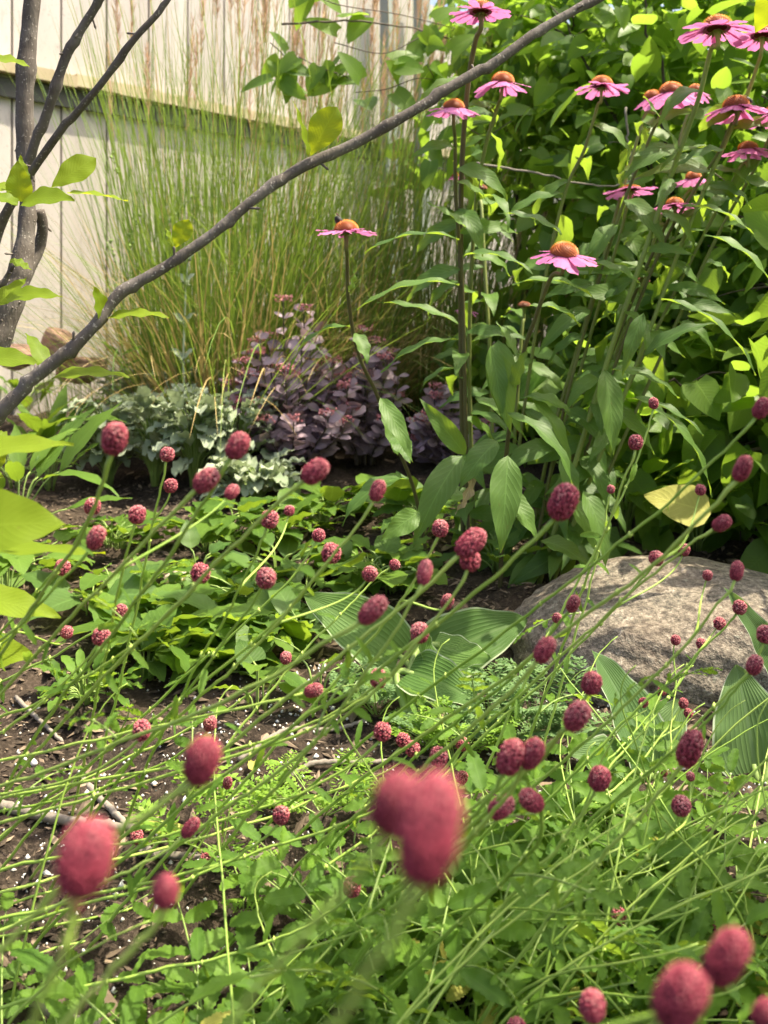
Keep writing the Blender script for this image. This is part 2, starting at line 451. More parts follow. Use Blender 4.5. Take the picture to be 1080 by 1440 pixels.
M['under'] = paint('rail_shade_paint', (0.06, 0.06, 0.05), (0.12, 0.115, 0.10), (0.05, 0.05, 0.04))  # the rail's shadow put into the colour
M['dark_wood'] = plain('dark_backing', (0.03, 0.03, 0.028), (0.07, 0.065, 0.06), 0.9, 10)

# ------------------------------------------------------------------ the ground
xs = np.concatenate([[-60, -25, -10, -5, -3], np.arange(-2.0, 2.2, 0.014), [3, 5, 10, 25, 60]])
ys = np.concatenate([[-60, -20, -5, -1, 0.0, 0.4], np.arange(0.6, 4.6, 0.016), [5.2, 6.5, 10, 20, 45, 90]])
X, Yg = np.meshgrid(xs, ys, indexing='ij')
near = ((np.abs(X) < 2.1) & (Yg > 0.5) & (Yg < 4.7)).astype(float)
def bumps(x, y):
    return 0.020 * vnoise(x, y, 4, 1) + 0.012 * vnoise(x, y, 13, 2) + 0.008 * vnoise(x, y, 34, 3) + 0.004 * vnoise(x, y, 75, 4) - 0.005
Z = gz(X, Yg) + near * bumps(X, Yg)
def ground_at(x, y):
    return gz(x, y) + bumps(np.asarray(x, float), np.asarray(y, float))
nx, ny = len(xs), len(ys)
i, j = np.meshgrid(np.arange(nx - 1), np.arange(ny - 1), indexing='ij')
F = np.stack([i * ny + j, (i + 1) * ny + j, (i + 1) * ny + j + 1, i * ny + j + 1], -1).reshape(-1, 4)
mb = MB(); mb.add(np.stack([X, Yg, Z], -1), F)
tag(mb.build('ground', M['soil']), kind='structure')

# bark mulch and perlite strewn over the soil
def pebbles(mb, C, R, sq, var, nrot=True):
    """small irregular lumps: squashed jittered octahedra, once subdivided"""
    a = np.array([(1, 0, 0), (-1, 0, 0), (0, 1, 0), (0, -1, 0), (0, 0, 1), (0, 0, -1)], float)
    f = np.array([(0, 2, 4), (2, 1, 4), (1, 3, 4), (3, 0, 4), (2, 0, 5), (1, 2, 5), (3, 1, 5), (0, 3, 5)])
    n = len(C)
    V = a[None] * rng.uniform(0.6, 1.25, (n, 6, 1)) * sq[:, None]
    ang = rng.uniform(0, 6.28, n); tl = rng.uniform(-.5, .5, n)
    ca, sa = np.cos(ang)[:, None], np.sin(ang)[:, None]
    z = V[..., 2] + V[..., 0] * np.sin(tl)[:, None]
    V = np.stack([V[..., 0] * ca - V[..., 1] * sa, V[..., 0] * sa + V[..., 1] * ca, z], -1) * R[:, None, None] + C[:, None]
    mb.add(V.reshape(-1, 3), (f[None] + (np.arange(n) * 6)[:, None, None]).reshape(-1, 3), None, np.repeat(var, 6))

n = 26000
x = rng.uniform(-1.2, 1.3, n); y = rng.uniform(0.75, 2.9, n) ** 1.0
C = np.stack([x, y, ground_at(x, y) + 0.002], -1)
sq = np.stack([rng.uniform(0.8, 3.2, n), rng.uniform(0.5, 1.1, n), rng.uniform(0.2, 0.6, n)], -1)
mb = MB(); pebbles(mb, C, rng.lognormal(-5.75, 0.55, n), sq, rng.uniform(0, 1, n) ** 1.3)
tag(mb.build('bark_mulch', M['chip'], smooth=False), 'brown bark mulch strewn over the garden soil', 'mulch', kind='stuff')
n = 5200
x = rng.uniform(-1.0, 0.55, n); y = rng.uniform(0.85, 1.85, n)
keep = (vnoise(x, y, 5, 11) + rng.uniform(-.7, .9, n)) > 0.12
x, y = x[keep], y[keep]; n = len(x)
C = np.stack([x, y, ground_at(x, y) + 0.001], -1)
mb = MB(); pebbles(mb, C, rng.lognormal(-6.1, 0.42, n), rng.uniform(0.7, 1.2, (n, 3)), rng.uniform(0, 1, n))
tag(mb.build('perlite', M['perlite']), 'white perlite crumbs scattered on the dark soil', 'perlite', kind='stuff')

# ------------------------------------------------------------------ fence
FA = W(0, 0, 3.7)[:2]; FB = W(500, 0, 5.2)[:2]
fd = (FB - FA) / np.linalg.norm(FB - FA)             # along the fence, away to the right
fn = np.array((fd[1], -fd[0]))                       # faces the bed
def FP(s, off, z):
    return np.array((FA[0] + fd[0] * s + fn[0] * off, FA[1] + fd[1] * s + fn[1] * off, z))
def fbox(mb, s0, s1, o0, o1, z0, z1, var=0.5, skew=0.0):
    v = [FP(s, o, z) for z in (z0, z1) for s, o in ((s0, o0), (s1, o0), (s1, o1), (s0, o1))]
    mb.add(v, [np.array([(0, 1, 2, 3), (7, 6, 5, 4), (0, 4, 5, 1), (1, 5, 6, 2), (2, 6, 7, 3), (3, 7, 4, 0)])], None, var)
fence = thing('wooden_fence', 'pale weathered board fence with yellowed rail behind the tall grass', 'fence', FP(0, 0, 0.5))
bw = 0.205
mb = MB(); s0 = -1.4
k = 0
while s0 < 4.4:
    fbox(mb, s0 + 0.005, s0 + bw - 0.005, 0.0, 0.022 + 0.003 * rng.uniform(), 0.40, 2.55 + rng.uniform(-.01, .01), rng.uniform(0, 1))
    s0 += bw
b1 = mb.build('board_panel', M['fence'], fence, smooth=False)
mb = MB(); fbox(mb, -1.4, 4.4, -0.02, -0.004, 0.42, 2.5)
mb.build('backing', M['dark_wood'], fence, smooth=False)
ZR = CH + (HOR - 112) * 3.62 / FPX + .05
mb = MB()
ss = np.linspace(-1.4, 4.4, 60)
hs = ZR + 0.006 * vnoise(ss, ss * 0, 6, 21)
for a, b, h in zip(ss[:-1], ss[1:], hs):
    fbox(mb, a, b, 0.027, 0.085, h - 0.022, h + 0.022 + rng.uniform(-.003, .003), rng.uniform(0.2, 0.9))
mb.build('rail', M['rail'], fence, smooth=False)
mb = MB()  # dark strip standing in for the deep shadow below the rail
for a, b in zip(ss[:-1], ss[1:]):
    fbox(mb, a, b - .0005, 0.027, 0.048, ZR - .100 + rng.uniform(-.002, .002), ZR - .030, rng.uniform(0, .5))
mb.build('rail_shade_strip', M['under'], fence, smooth=False)
for sx in (2.06, 2.34):
    mb = MB(); fbox(mb, sx, sx + 0.075, 0.09, 0.15, 0.42, 2.6)
    mb.build('post', M['post'], fence, smooth=False)

# ------------------------------------------------------------------ rocks
def rock(name, c, r, seed, mat, label, power=2.4, amp=0.10, res=48, cat='rock', cuts=0):
    a = np.linspace(0, 2 * PI, res * 2, endpoint=False); b = np.linspace(-PI / 2, PI / 2, res)
    A, B = np.meshgrid(a, b, indexing='ij')
    d = np.stack([np.cos(B) * np.cos(A), np.cos(B) * np.sin(A), np.sin(B)], -1)
    rad = (np.abs(d) ** power).sum(-1) ** (-1 / power)
    q = np.random.default_rng(seed)
    for f in (1.3, 2.5, 5, 11):
        for _ in range(3):
            kx = q.normal(size=3) * f
            rad = rad + amp / f * np.sin(d @ kx + q.uniform(0, 6.28))
    for _ in range(cuts):                             # broken faces
        kx = nrm(q.normal(size=3) * (1, 1, .8)); lim = q.uniform(.84, .96)
        dn = np.maximum(d @ kx, 1e-3)
        over = np.maximum(rad * dn - lim, 0)
        rad = rad - over * .8 / dn
    if cuts: rad = rad + .010 * np.sin(9 * d[..., 0] + 14 * d[..., 2] + 3 * np.sin(7 * d[..., 1])) + .006 * np.sin(31 * d[..., 0] + 23 * d[..., 1] + 27 * d[..., 2])
    V = d * rad[..., None] * np.array(r) + np.array(c)
    i, j = np.meshgrid(np.arange(res * 2), np.arange(res - 1), indexing='ij')
    i2 = (i + 1) % (res * 2)
    F = np.stack([i * res + j, i2 * res + j, i2 * res + j + 1, i * res + j + 1], -1).reshape(-1, 4)
    mb = MB(); mb.add(V.reshape(-1, 3), F, None, 0.5)
    o = mb.build(name, mat)
    return tag(o, label, cat)
rock('boulder', (0.55, 1.83, 0.185), (0.305, 0.24, 0.18), 5, M['granite'], 'large rounded tan granite boulder half buried beside the coneflowers', 2.35, 0.05, 96, 'boulder', 1)
c = W(1055, 790, 2.5)
rock('rock', c, (0.19, 0.12, 0.06), 8, M['pale_stone'], 'small tan rock just behind the granite boulder')
rock('rock', W(82, 470, 3.3) + (0, 0, -.03), (0.055, 0.045, 0.05), 12, M['red_stone'], 'reddish brown rock standing against the fence behind the magnolia trunk', 2.8, 0.16, cuts=6)
rock('rock', W(30, 500, 3.2), (0.08, 0.06, 0.04), 14, M['red_stone'], 'low reddish rock under the magnolia leaves beside the standing rock', 2.6, 0.15, cuts=5)
rock('rock', W(118, 520, 3.35), (0.07, 0.05, 0.045), 17, M['red_stone'], 'pinkish broken rock between the fence foot and the lamb\'s ear', 2.6, 0.2, cuts=5)
rock('flat_stone', G(300, 815) + (0, 0, 0.0), (0.085, 0.06, 0.016), 19, M['pale_stone'], 'flat pale pinkish stone lying among low leaves on the soil', 2.4, 0.14, cat='stone')
rock('pebble', G(505, 985), (0.02, 0.015, 0.012), 22, M['pale_stone'], 'small pale pebble on the soil below the hosta', 2.2, 0.1, 16, 'pebble')

# ------------------------------------------------------------------ sticks on the soil
def stick(pts, r, label, mat='twig', lift=0.004):
    g = np.array([G(a, b) for a, b in pts])
    g[:, 2] = ground_at(g[:, 0], g[:, 1]) + r * 0.7 + lift
    Pp = spline(g, 40)
    Pp += rng.normal(0, r * 0.12, Pp.shape)
    mb = MB(); tube(mb, Pp, np.linspace(r, r * 0.7, 40), 8, rng.uniform(0.3, 0.9), rough=0.07)
    return tag(mb.build('twig', M[mat]), label, 'twig', 'twigs on the soil')
stick([(-30, 1140), (60, 1150), (120, 1166), (190, 1172)], 0.0075, 'thick grey twig lying on soil beside the large blurred burnet head')
stick([(195, 1207), (260, 1203), (320, 1212), (380, 1213)], 0.0055, 'straight grey twig lying below the small ferny seedling')
stick([(22, 978), (45, 1005), (62, 1020), (88, 1032)], 0.004, 'crooked pale brown twig on dark soil under the young weed')
stick([(112, 1080), (140, 1115), (165, 1150), (215, 1210)], 0.0055, 'dark greenish twig pointing at the blurred burnet heads')
stick([(335, 1075), (400, 1045), (470, 1030), (520, 1022)], 0.004, 'thin dark twig on the soil beneath the crossing stalks')
stick([(400, 1100), (440, 1088), (500, 1082), (545, 1075)], 0.0045, 'grey twig near the white perlite patch', )
stick([(40, 1400), (90, 1420), (150, 1432), (210, 1436)], 0.007, 'grey twig among burnet leaves at the very bottom edge')

# ------------------------------------------------------------------ magnolia tree
TY = 1.7
root = W(-140, 1000, TY)
mag = thing('magnolia_tree', 'young magnolia with grey bark, long slanting branch and bright yellow-green leaves', 'tree', root)
def px_path(rows, n):
    """rows of px, py, Y, radius in px -> points, radii"""
    P = np.array([[*W(a, b, y), r * y / FPX] for a, b, y, r in rows])
    Q = spline(P, n)
    return Q[:, :3], np.maximum(Q[:, 3], 0.0008)
def branch(rows, n, name, knots=True):
    P, R = px_path(rows, n)
    R = R * .84 * (1 + 0.06 * np.sin(np.arange(n) * 0.9) * rng.uniform(0.2, 1, n))
    if n > 30:                                       # swollen nodes where the stem changes direction a little
        for k in np.arange(6, n - 4, rng.integers(8, 13)):
            R[k] *= 1.16; R[k + 1] *= 1.08; R[k - 1] *= 1.06
            P[k:] += rng.normal(0, .0016, 3); P[k] += rng.normal(0, .0012, 3)
    mb = MB(); tube(mb, P, R, 14, 0.5, rough=0.02)
    if knots:                                        # lenticels and bud scars standing on the bark
        k = n * 2
        ii = rng.integers(2, n - 2, k)
        T = nrm(np.gradient(P, axis=0))[ii]
        d = rng.normal(size=(k, 3)); d = nrm(d - (d * T).sum(1, keepdims=True) * T)
        for q_ in rng.integers(3, n - 3, max(2, n // 12)):           # short spurs with a bud
            dd = rng.normal(size=3); tt = T[0] * 0 + nrm(P[q_ + 1] - P[q_ - 1]); dd = nrm(dd - (dd @ tt) * tt + tt * .6)
            l_ = rng.uniform(.007, .018)
            tube(mb, np.array([P[q_], P[q_] + dd * (R[q_] + l_ * .5), P[q_] + dd * (R[q_] + l_ * .8), P[q_] + dd * (R[q_] + l_)]), [.0022, .0016, .0021, .0006], 6, .9)
        pebbles(mb, P[ii] + d * R[ii, None] * 0.97, R[ii] * rng.uniform(0.05, 0.16, k), rng.uniform(0.7, 1.3, (k, 3)), rng.uniform(0.7, 1.5, k))
    return mb.build(name, M['bark'], mag)
branch([(58, -90, 1.7, 13), (46, 0, 1.7, 13.5), (36, 120, 1.7, 14.5), (37, 220, 1.7, 14), (40, 300, 1.7, 13), (32, 370, 1.68, 18), (10, 445, 1.66, 22), (-30, 540, 1.66, 24),
        (-80, 700, 1.68, 27), (-110, 850, 1.7, 30), (-140, 1030, 1.7, 36)], 90, 'trunk')
branch([(165, -40, 1.62, 7), (135, 12, 1.63, 7), (100, 70, 1.64, 8), (78, 130, 1.65, 8.5), (58, 190, 1.67, 8), (44, 235, 1.69, 8)], 40, 'branch')
branch([(262, -40, 1.5, 4.5), (225, 15, 1.5, 5), (186, 58, 1.5, 6), (140, 118, 1.52, 6), (92, 176, 1.55, 6.5), (52, 232, 1.58, 7), (18, 282, 1.6, 8), (-6, 335, 1.62, 9), (-20, 400, 1.64, 10), (-40, 540, 1.66, 12)], 60, 'branch')
branch([(55, 296, 1.72, 9), (60, 318, 1.73, 9), (54, 350, 1.74, 10), (36, 385, 1.72, 12)], 16, 'branch')
branch([(-10, 402, 1.6, 6), (4, 398, 1.6, 6), (12, 385, 1.6, 4), (20, 372, 1.58, 3)], 12, 'branch')
BR = [(-110, 850, 1.66, 20), (-75, 690, 1.45, 18), (-30, 620, 1.32, 16), (0, 585, 1.28, 13.5), (45, 541, 1.28, 11.5), (95, 500, 1.28, 11.5), (140, 455, 1.29, 10), (175, 412, 1.3, 10.5), (235, 376, 1.31, 9),
      (300, 332, 1.32, 9), (362, 281, 1.33, 9), (425, 235, 1.35, 9.5), (500, 201, 1.37, 9), (570, 163, 1.38, 9), (640, 122, 1.4, 9), (700, 86, 1.42, 8.5), (765, 38, 1.44, 8), (830, 0, 1.46, 7.5), (930, -60, 1.5, 7)]
branch(BR, 150, 'branch')

def mag_leaf(b, t, Y, w, N, curl=0.3, fold=0.25, dY=0.0, mat='magnolia', par=None, name='leaf', prof='ovate', nseg=12, m=5, wave=0.002, var=None):
    """one leaf from photo pixel b to photo pixel t; w = real width in metres"""
    P0, P1 = W(*b, Y), W(*t, Y + dY)
    L = np.linalg.norm(P1 - P0)
    N = np.asarray(N, float)
    mb = MB()
    ch = curl / 2
    D = nrm(P1 - P0)
    N = nrm(N - (N @ D) * D)
    D0 = D * math.cos(ch) + N * math.sin(ch)        # start raised so the tip still lands at t
    leaves(mb, P0, D0, N * math.cos(ch) - D * math.sin(ch), L * (1 + curl ** 2 / 24), w, prof, nseg, m, curl, fold, wave, var=rng.uniform(0, 1) if var is None else var)
    return mb.build(name, M[mat], par or mag)
UPC = (0.2, -0.45, 0.85)
FACE = (0.1, -0.95, 0.3)
for b, t, Y, w, N, cu, dY, *pf in [
    ((-25, 84), (41, 93), 1.5, 0.042, UPC, 0.4, 0), ((30, 284), (24, 226), 1.5, 0.04, FACE, 0.25, 0), ((32, 284), (105, 282), 1.48, 0.05, (0.1, -0.7, 0.7), 0.5, -0.03),
    ((72, 264), (135, 222), 1.52, 0.046, FACE, 0.2, 0.03, 'obov'), ((95, 272), (180, 283), 1.52, 0.032, (0, -0.25, 0.95), 0.3, 0.02), ((20, 270), (-30, 258), 1.5, 0.03, UPC, 0.3, 0),
    ((25, 288), (-25, 268), 1.47, 0.03, UPC, 0.2, 0), ((35, 260), (28, 218), 1.55, 0.02, (0.6, -0.5, 0.3), 0.1, 0),
    ((14, 366), (44, 380), 1.5, 0.022, UPC, 0.3, 0), ((8, 420), (88, 418), 1.45, 0.036, (0, -0.6, 0.8), 0.6, 0), ((-5, 430), (38, 390), 1.47, 0.03, (0.1, -0.6, 0.7), 0.2, 0.04),
    ((-40, 505), (58, 512), 1.35, 0.044, (0, -0.6, 0.8), 0.4, 0), ((66, 520), (36, 468), 1.3, 0.026, (0.5, -0.5, 0.6), 0.5, 0.03), ((72, 532), (182, 530), 1.28, 0.038, (0, -0.3, 0.95), 0.45, 0.01),
    ((148, 450), (131, 402), 1.29, 0.026, (0.6, -0.6, 0.4), 0.2, -0.02), ((150, 448), (238, 446), 1.29, 0.030, (0, -0.35, 0.9), 0.5, 0), ((152, 440), (163, 425), 1.31, 0.012, UPC, 0.2, 0),
    ((436, 219), (474, 150), 1.35, 0.046, FACE, 0.2, 0, 'obov'), ((434, 219), (413, 142), 1.34, 0.017, (0.8, -0.4, 0.3), 0.15, -0.02), ((245, 349), (266, 309), 1.32, 0.028, FACE, 0.2, 0, 'obov'), ((243, 347), (233, 320), 1.32, 0.012, (0.7, -0.5, 0.2), 0.2, 0),
    ((-70, 648), (104, 626), 0.95, 0.040, (0, -0.45, 0.9), 0.4, 0), ((-80, 748), (92, 738), 0.85, 0.068, (0, -0.75, 0.65), 0.45, 0), ((-80, 772), (148, 778), 0.95, 0.028, (0, -0.25, 0.95), 0.1, 0),
    ((-60, 838), (86, 868), 1.05, 0.042, (0, -0.5, 0.8), 0.3, 0), ((-60, 918), (48, 922), 1.1, 0.050, (0, -0.7, 0.7), 0.3, 0), ((-12, 660), (14, 612), 1.2, 0.022, (0.3, -0.6, 0.6), 0.2, 0), ((-5, 610), (14, 622), 1.2, 0.018, UPC, 0.2, 0),
    ((-40, 690), (5, 670), 1.2, 0.03, UPC, 0.2, 0)]:
    mag_leaf(b, t, Y, w, N, cu, 0.18, dY, prof=pf[0] if pf else 'ovate')

# ------------------------------------------------------------------ tall feather reed grass
def grass_clump(cx, cy, rad, nb, hmax, label, lean=(0, 0), plumes=40, dry=0.8, seed=1, hmin=0.5, spread=0.30):
    q = np.random.default_rng(seed)
    z0 = float(gz(cx, cy))
    t = thing('reed_grass_clump', label, 'grass clump', (cx, cy, z0), 'tall feather reed grass clumps')
    def blades(n, lo, hi, w0, w1, bendlo, bendhi, sp, mat, name, vlo, vhi, nseg=9):
        a = q.uniform(0, 6.28, n); r = rad * np.sqrt(q.uniform(0, 1, n))
        P = np.stack([cx + r * np.cos(a), cy + r * np.sin(a) * 0.8, np.full(n, z0 - 0.01)], -1)
        out = np.stack([np.cos(a), np.sin(a), 0 * a], -1) * (0.25 + r / rad)[:, None] * sp + q.normal(0, 0.07, (n, 3)) * (1, 1, 0) + np.array((lean[0], lean[1], 0))
        D = nrm(out * (np.where(out[:, :1] < 0, .8, 1.0)) + (0, 0, 1.0))
        side = q.normal(size=(n, 3)); 
        bend = q.uniform(bendlo, bendhi, n)
        # upper side faces opposite the lean so curl carries the tip outward and down
        N = nrm(-out * 1.0 + (0, 0, 0.4) + side * 0.35)
        N = np.where((np.linalg.norm(out, axis=1) < .06)[:, None], side, N)
        mb = MB()
        leaves(mb, P, D, N, q.uniform(lo, hi, n), q.uniform(w0, w1, n), 'blade', nseg, 2, bend, 0.0, var=q.uniform(vlo, vhi, n))
        return mb.build(name, M[mat], t)
    blades(nb, hmin * hmax, hmax * 1.0, 0.0028, 0.0058, 0.02, 0.6, spread * .8, 'grass', 'blades', 0.0, 0.85)
    blades(nb // 4, hmin * hmax * 0.7, hmax * 0.75, 0.003, 0.0058, 0.5, 2.3, spread * 1.5, 'grass', 'arching_blades', 0.1, 1.0)
    if dry: blades(int(nb * dry), 0.2 * hmax, 0.6 * hmax, 0.003, 0.0065, 0.2, 2.0, spread * 1.5, 'straw', 'dry_blades', 0, 1)
    blades(nb // 4, .35 * hmax, 0.8 * hmax, 0.0026, 0.005, 0.0, 0.35, 1.3, 'grass', 'crossing_blades', 0.0, 0.6)
    # flowering culms with narrow tan plumes
    st = MB(); pl = MB()
    for _ in range(plumes):
        a = q.uniform(0, 6.28); r = rad * math.sqrt(q.uniform())
        b = np.array((cx + r * math.cos(a), cy + r * math.sin(a) * .8, z0))
        h = hmax * q.uniform(0.78, 1.2)
        tip = b + (math.cos(a) * h * 0.10 + lean[0] * h + q.normal(0, .05), math.sin(a) * h * 0.10 + lean[1] * h, h)
        P = bez(b, b + (0, 0, h * .4), tip - (0.02, 0, h * .3), tip, 12)
        tube(st, P, np.linspace(0.0016, 0.0008, 12), 4, q.uniform(0.3, 1))
        L = q.uniform(0.22, 0.34); k = 90
        f = q.uniform(0, 1, k)
        d = nrm(P[-1] - P[-3])
        c = P[-1] - d * L * f[:, None]
        nd = nrm(d + q.normal(0, 0.22, (k, 3)))
        leaves(pl, c, nd, q.normal(size=(k, 3)), 0.05 * (0.5 + np.sin(PI * np.clip(f, .1, .9)) * .7), 0.003, 'lance', 3, 2, 0.2, 0, var=q.uniform(0, 1, k))
    if plumes:
        st.build('culms', M['straw'], t); pl.build('plume_foliage', M['plume'], t)
    return t
grass_clump(-0.55, 3.30, 0.24, 880, 1.6, 'tall feather reed grass clump before the pale fence boards beside the magnolia', (0.03, -0.03), 26, seed=3, spread=.24)
grass_clump(-0.24, 3.55, 0.24, 520, 1.6, 'tall feather reed grass clump directly behind the purple stonecrop, tan plumes above', (0.05, -0.02), 50, seed=4, spread=.22)
grass_clump(0.18, 3.9, 0.24, 480, 1.6, 'tall feather reed grass clump in front of grey fence posts, partly behind coneflowers', (0.05, 0.0), 26, seed=5)
grass_clump(0.42, 3.5, 0.16, 240, 0.85, 'shorter yellowing grass clump seen between the coneflower stems', (0.05, -0.05), 8, 0.5, seed=6)

grass_clump(-1.0, 3.40, 0.16, 90, 0.40, 'low dry grass tuft at the fence foot beside the reddish rocks', (0.05, -0.05), 0, 1.2, seed=7, hmin=.3)
# ------------------------------------------------------------------ leafy shrub on the right
def shrub(name, label, c, r, n, size, ntr, seed, mat='shrub', group='leafy green shrubs', hang=0.5, shape=2.0, stray=0.08):
    q = np.random.default_rng(seed)
    c = np.array(c, float); r = np.array(r, float)
    z0 = float(gz(c[0], c[1]))
    t = thing(name, label, 'shrub', (c[0], c[1], z0), group)
    wood = MB(); tips = []
    for k in range(ntr):
        a = q.uniform(0, 6.28); e = q.uniform(0.25, 0.95)
        tip = c + r * np.array((math.cos(a) * math.sqrt(1 - (e - .35) ** 2) * .85, math.sin(a) * .85, 1.6 * e - 0.75)) * q.uniform(0.75, 1.05)
        b = np.array((c[0] + q.normal(0, .10), c[1] + q.normal(0, .10), z0 - .02))
        P = bez(b, b + (0, 0, (tip[2] - z0) * .5), tip + (0, 0, 0.12) - (tip - b) * .25, tip, 14) + q.normal(0, .008, (14, 3))
        tube(wood, P, np.linspace(0.011, 0.0025, 14), 6, q.uniform(0, 1))
        tips.append(P)
        for _ in range(3):
            i = q.integers(5, 13)
            d = nrm(q.normal(size=3) * (1, 1, .6)) * q.uniform(.12, .35)
            P2 = bez(P[i], P[i] + d * .4 + (0, 0, .05), P[i] + d * .8 + (0, 0, .03), P[i] + d, 8)
            tube(wood, P2, np.linspace(0.004, 0.0012, 8), 4, q.uniform(0, 1)); tips.append(P2)
    wood.build('branches', M['shrub_wood'], t)
    # leaves gathered in sprays round the twigs and through the volume's outer part
    nc = n // 7
    u = nrm(q.normal(size=(nc, 3)))
    rad = q.uniform(0.05, 1, nc) ** 0.40
    lump = 1 + 0.20 * np.sin(u @ (3.1, 4.2, 5.0) + seed) + 0.16 * np.sin(u @ (7.7, -6.0, 4.5) + 2 * seed)
    C = c + u * r * (rad * lump)[:, None] * (1 + stray * q.normal(size=(nc, 1)))
    C = C[C[:, 2] > z0 + 0.03]; nc = len(C)
    k = 7
    P = np.repeat(C, k, 0) + q.normal(0, 0.055, (nc * k, 3))
    P[:, 2] = np.maximum(P[:, 2], z0 + 0.02)
    m_ = len(P)
    outw = nrm((P - c) / r)
    D = nrm(outw * 0.7 + q.normal(size=(m_, 3)) * 0.75 + (0, 0, -hang))
    N = nrm(outw * 0.45 + (0.25, -0.15, 0.8) + q.normal(size=(m_, 3)) * 0.45)
    L = size * q.uniform(0.45, 1.45, m_)
    mb = MB()
    leaves(mb, P, D, N, L, L * q.uniform(0.6, 0.82, m_), 'heart', 5, 3, q.uniform(0.1, 0.8, m_), q.uniform(0.05, 0.4, m_), var=q.uniform(0, 1, m_), back=0.08)
    mb.build('foliage', M[mat], t)
    return t
shrub('leafy_shrub', 'tall dense green shrub rising beyond the coneflowers to the top edge', (0.95, 3.15, 1.35), (0.64, 0.50, 1.05), 3600, 0.074, 18, 31)
shrub('leafy_shrub', 'distant tall shrub closing the gaps beyond the tall dense one', (1.35, 4.3, 1.35), (1.05, .5, 1.25), 2000, .11, 14, 36)
shrub('leafy_shrub', 'shadowy green shrub with large leaves reaching over the branch beside the fence posts', (0.66, 3.75, 1.78), (0.46, 0.40, 0.48), 1500, 0.08, 12, 32)
shrub('leafy_shrub', 'sunlit shrub at the picture edge whose leaves glow yellow-green', (1.32, 2.65, 0.95), (0.55, 0.42, 0.78), 2000, 0.074, 12, 33)
shrub('leafy_shrub', 'low dark green shrub filling behind the coneflower stems', (0.80, 3.0, 0.68), (0.44, 0.38, 0.40), 1100, 0.07, 10, 34)
shrub('leafy_shrub', 'small broad-leaved shrub behind the granite boulder', (0.95, 2.45, 0.52), (0.42, 0.28, 0.28), 700, 0.095, 8, 35)
for b_, t_, Y_, w_, lb in (((1000, 722), (908, 690), 2.1, .10, 'large flat yellow leaf lying below the long thin burnet stalk'), ((1100, -25), (1062, 45), 1.6, .05, 'bright yellow-green leaf hanging in at the top corner above the coneflowers')):
    mb = MB(); a_, c_ = W(*b_, Y_), W(*t_, Y_ + .02)
    leaves(mb, a_, c_ - a_, (.1, -.8, .6), np.linalg.norm(c_ - a_), w_, 'ovate', 12, 5, .3, .1, .002)
    tag(mb.build('hanging_leaf', M['yellow_leaf' if b_[1] > 0 else 'magnolia']), lb, 'leaf')
shrub('leafy_shrub', 'bushy shrub added out of view past the boulder to shade it', (1.29, 1.86, .92), (.42, .44, .42), 1100, .09, 9, 37, stray=.04)  # added out of view so that the boulder lies in shade
# unseen tree added off to the side: its overhanging crown keeps the near burnet in broken shade
def shade_tree(base, c, r, n, seed):
    q = np.random.default_rng(seed)
    base = np.array((base[0], base[1], float(gz(*base))))
    t = thing('added_shade_tree', 'slender unseen tree added overhead to shade the near burnet', 'tree', base)
    tr = MB(); top = np.array(c) + (0, 0, r[2] * .3)
    P = bez(base, base + (0, 0, 1.5), top + (.7, 0, .0), top, 30); tube(tr, P, np.linspace(.045, .010, 30), 10, .5, rough=.03)
    tr.build('trunk', M['bark'], t)
    for k in range(14):
        i = q.integers(17, 29); d = nrm(q.normal(size=3) * (1, 1, .3)) * q.uniform(.4, .8) * r[1]
        bm_ = MB(); tube(bm_, bez(P[i], P[i] + d * .4 + (0, 0, .06), P[i] + d * .8 + (0, 0, .06), P[i] + d, 12), np.linspace(.010, .003, 12), 6, .5); bm_.build('limb', M['bark'], t)
    u = nrm(q.normal(size=(n // 6, 3))) * (q.uniform(0, 1, (n // 6, 1)) ** .45)
    P = np.repeat(np.array(c) + u * r, 6, 0) + q.normal(0, .06, (n // 6 * 6, 3)); k = len(P)
    lf = MB(); L = q.uniform(.06, .11, k)
    leaves(lf, P, q.normal(size=(k, 3)) + (0, 0, -.3), (.1, 0, 1) + q.normal(0, .4, (k, 3)), L, L * .6, 'ovate', 5, 3, .4, .2)
    lf.build('crown', M['shrub'], t)
shade_tree((2.75, .85), (1.62, .98, 2.2), (.92, .46, .26), 760, 51)
# thin arching twigs across the fence gap
for rows, lb in (([(395, 33, 2.9), (500, 30, 2.9), (590, 42, 2.95), (680, 70, 3.0)], 'dark wiry twig arching across the fence above the slanting branch'),
                 ([(670, 230, 2.6), (760, 245, 2.6), (850, 262, 2.6), (930, 240, 2.6)], 'bare pale twig running behind the coneflower stems'),
                 ([(880, 150, 2.6), (884, 200, 2.6), (890, 240, 2.6), (887, 262, 2.6)], 'short bare grey twig hanging beneath three clustered coneflowers')):
    P = spline([W(*r) for r in rows], 26) + rng.normal(0, .002, (26, 3))
    mb = MB(); tube(mb, P, np.linspace(0.0035, 0.002, 26), 5, 0.6)
    tag(mb.build('twig', M['shrub_wood'] if 'dark' in lb else M['twig']), lb, 'twig', 'bare twigs among the shrubs')

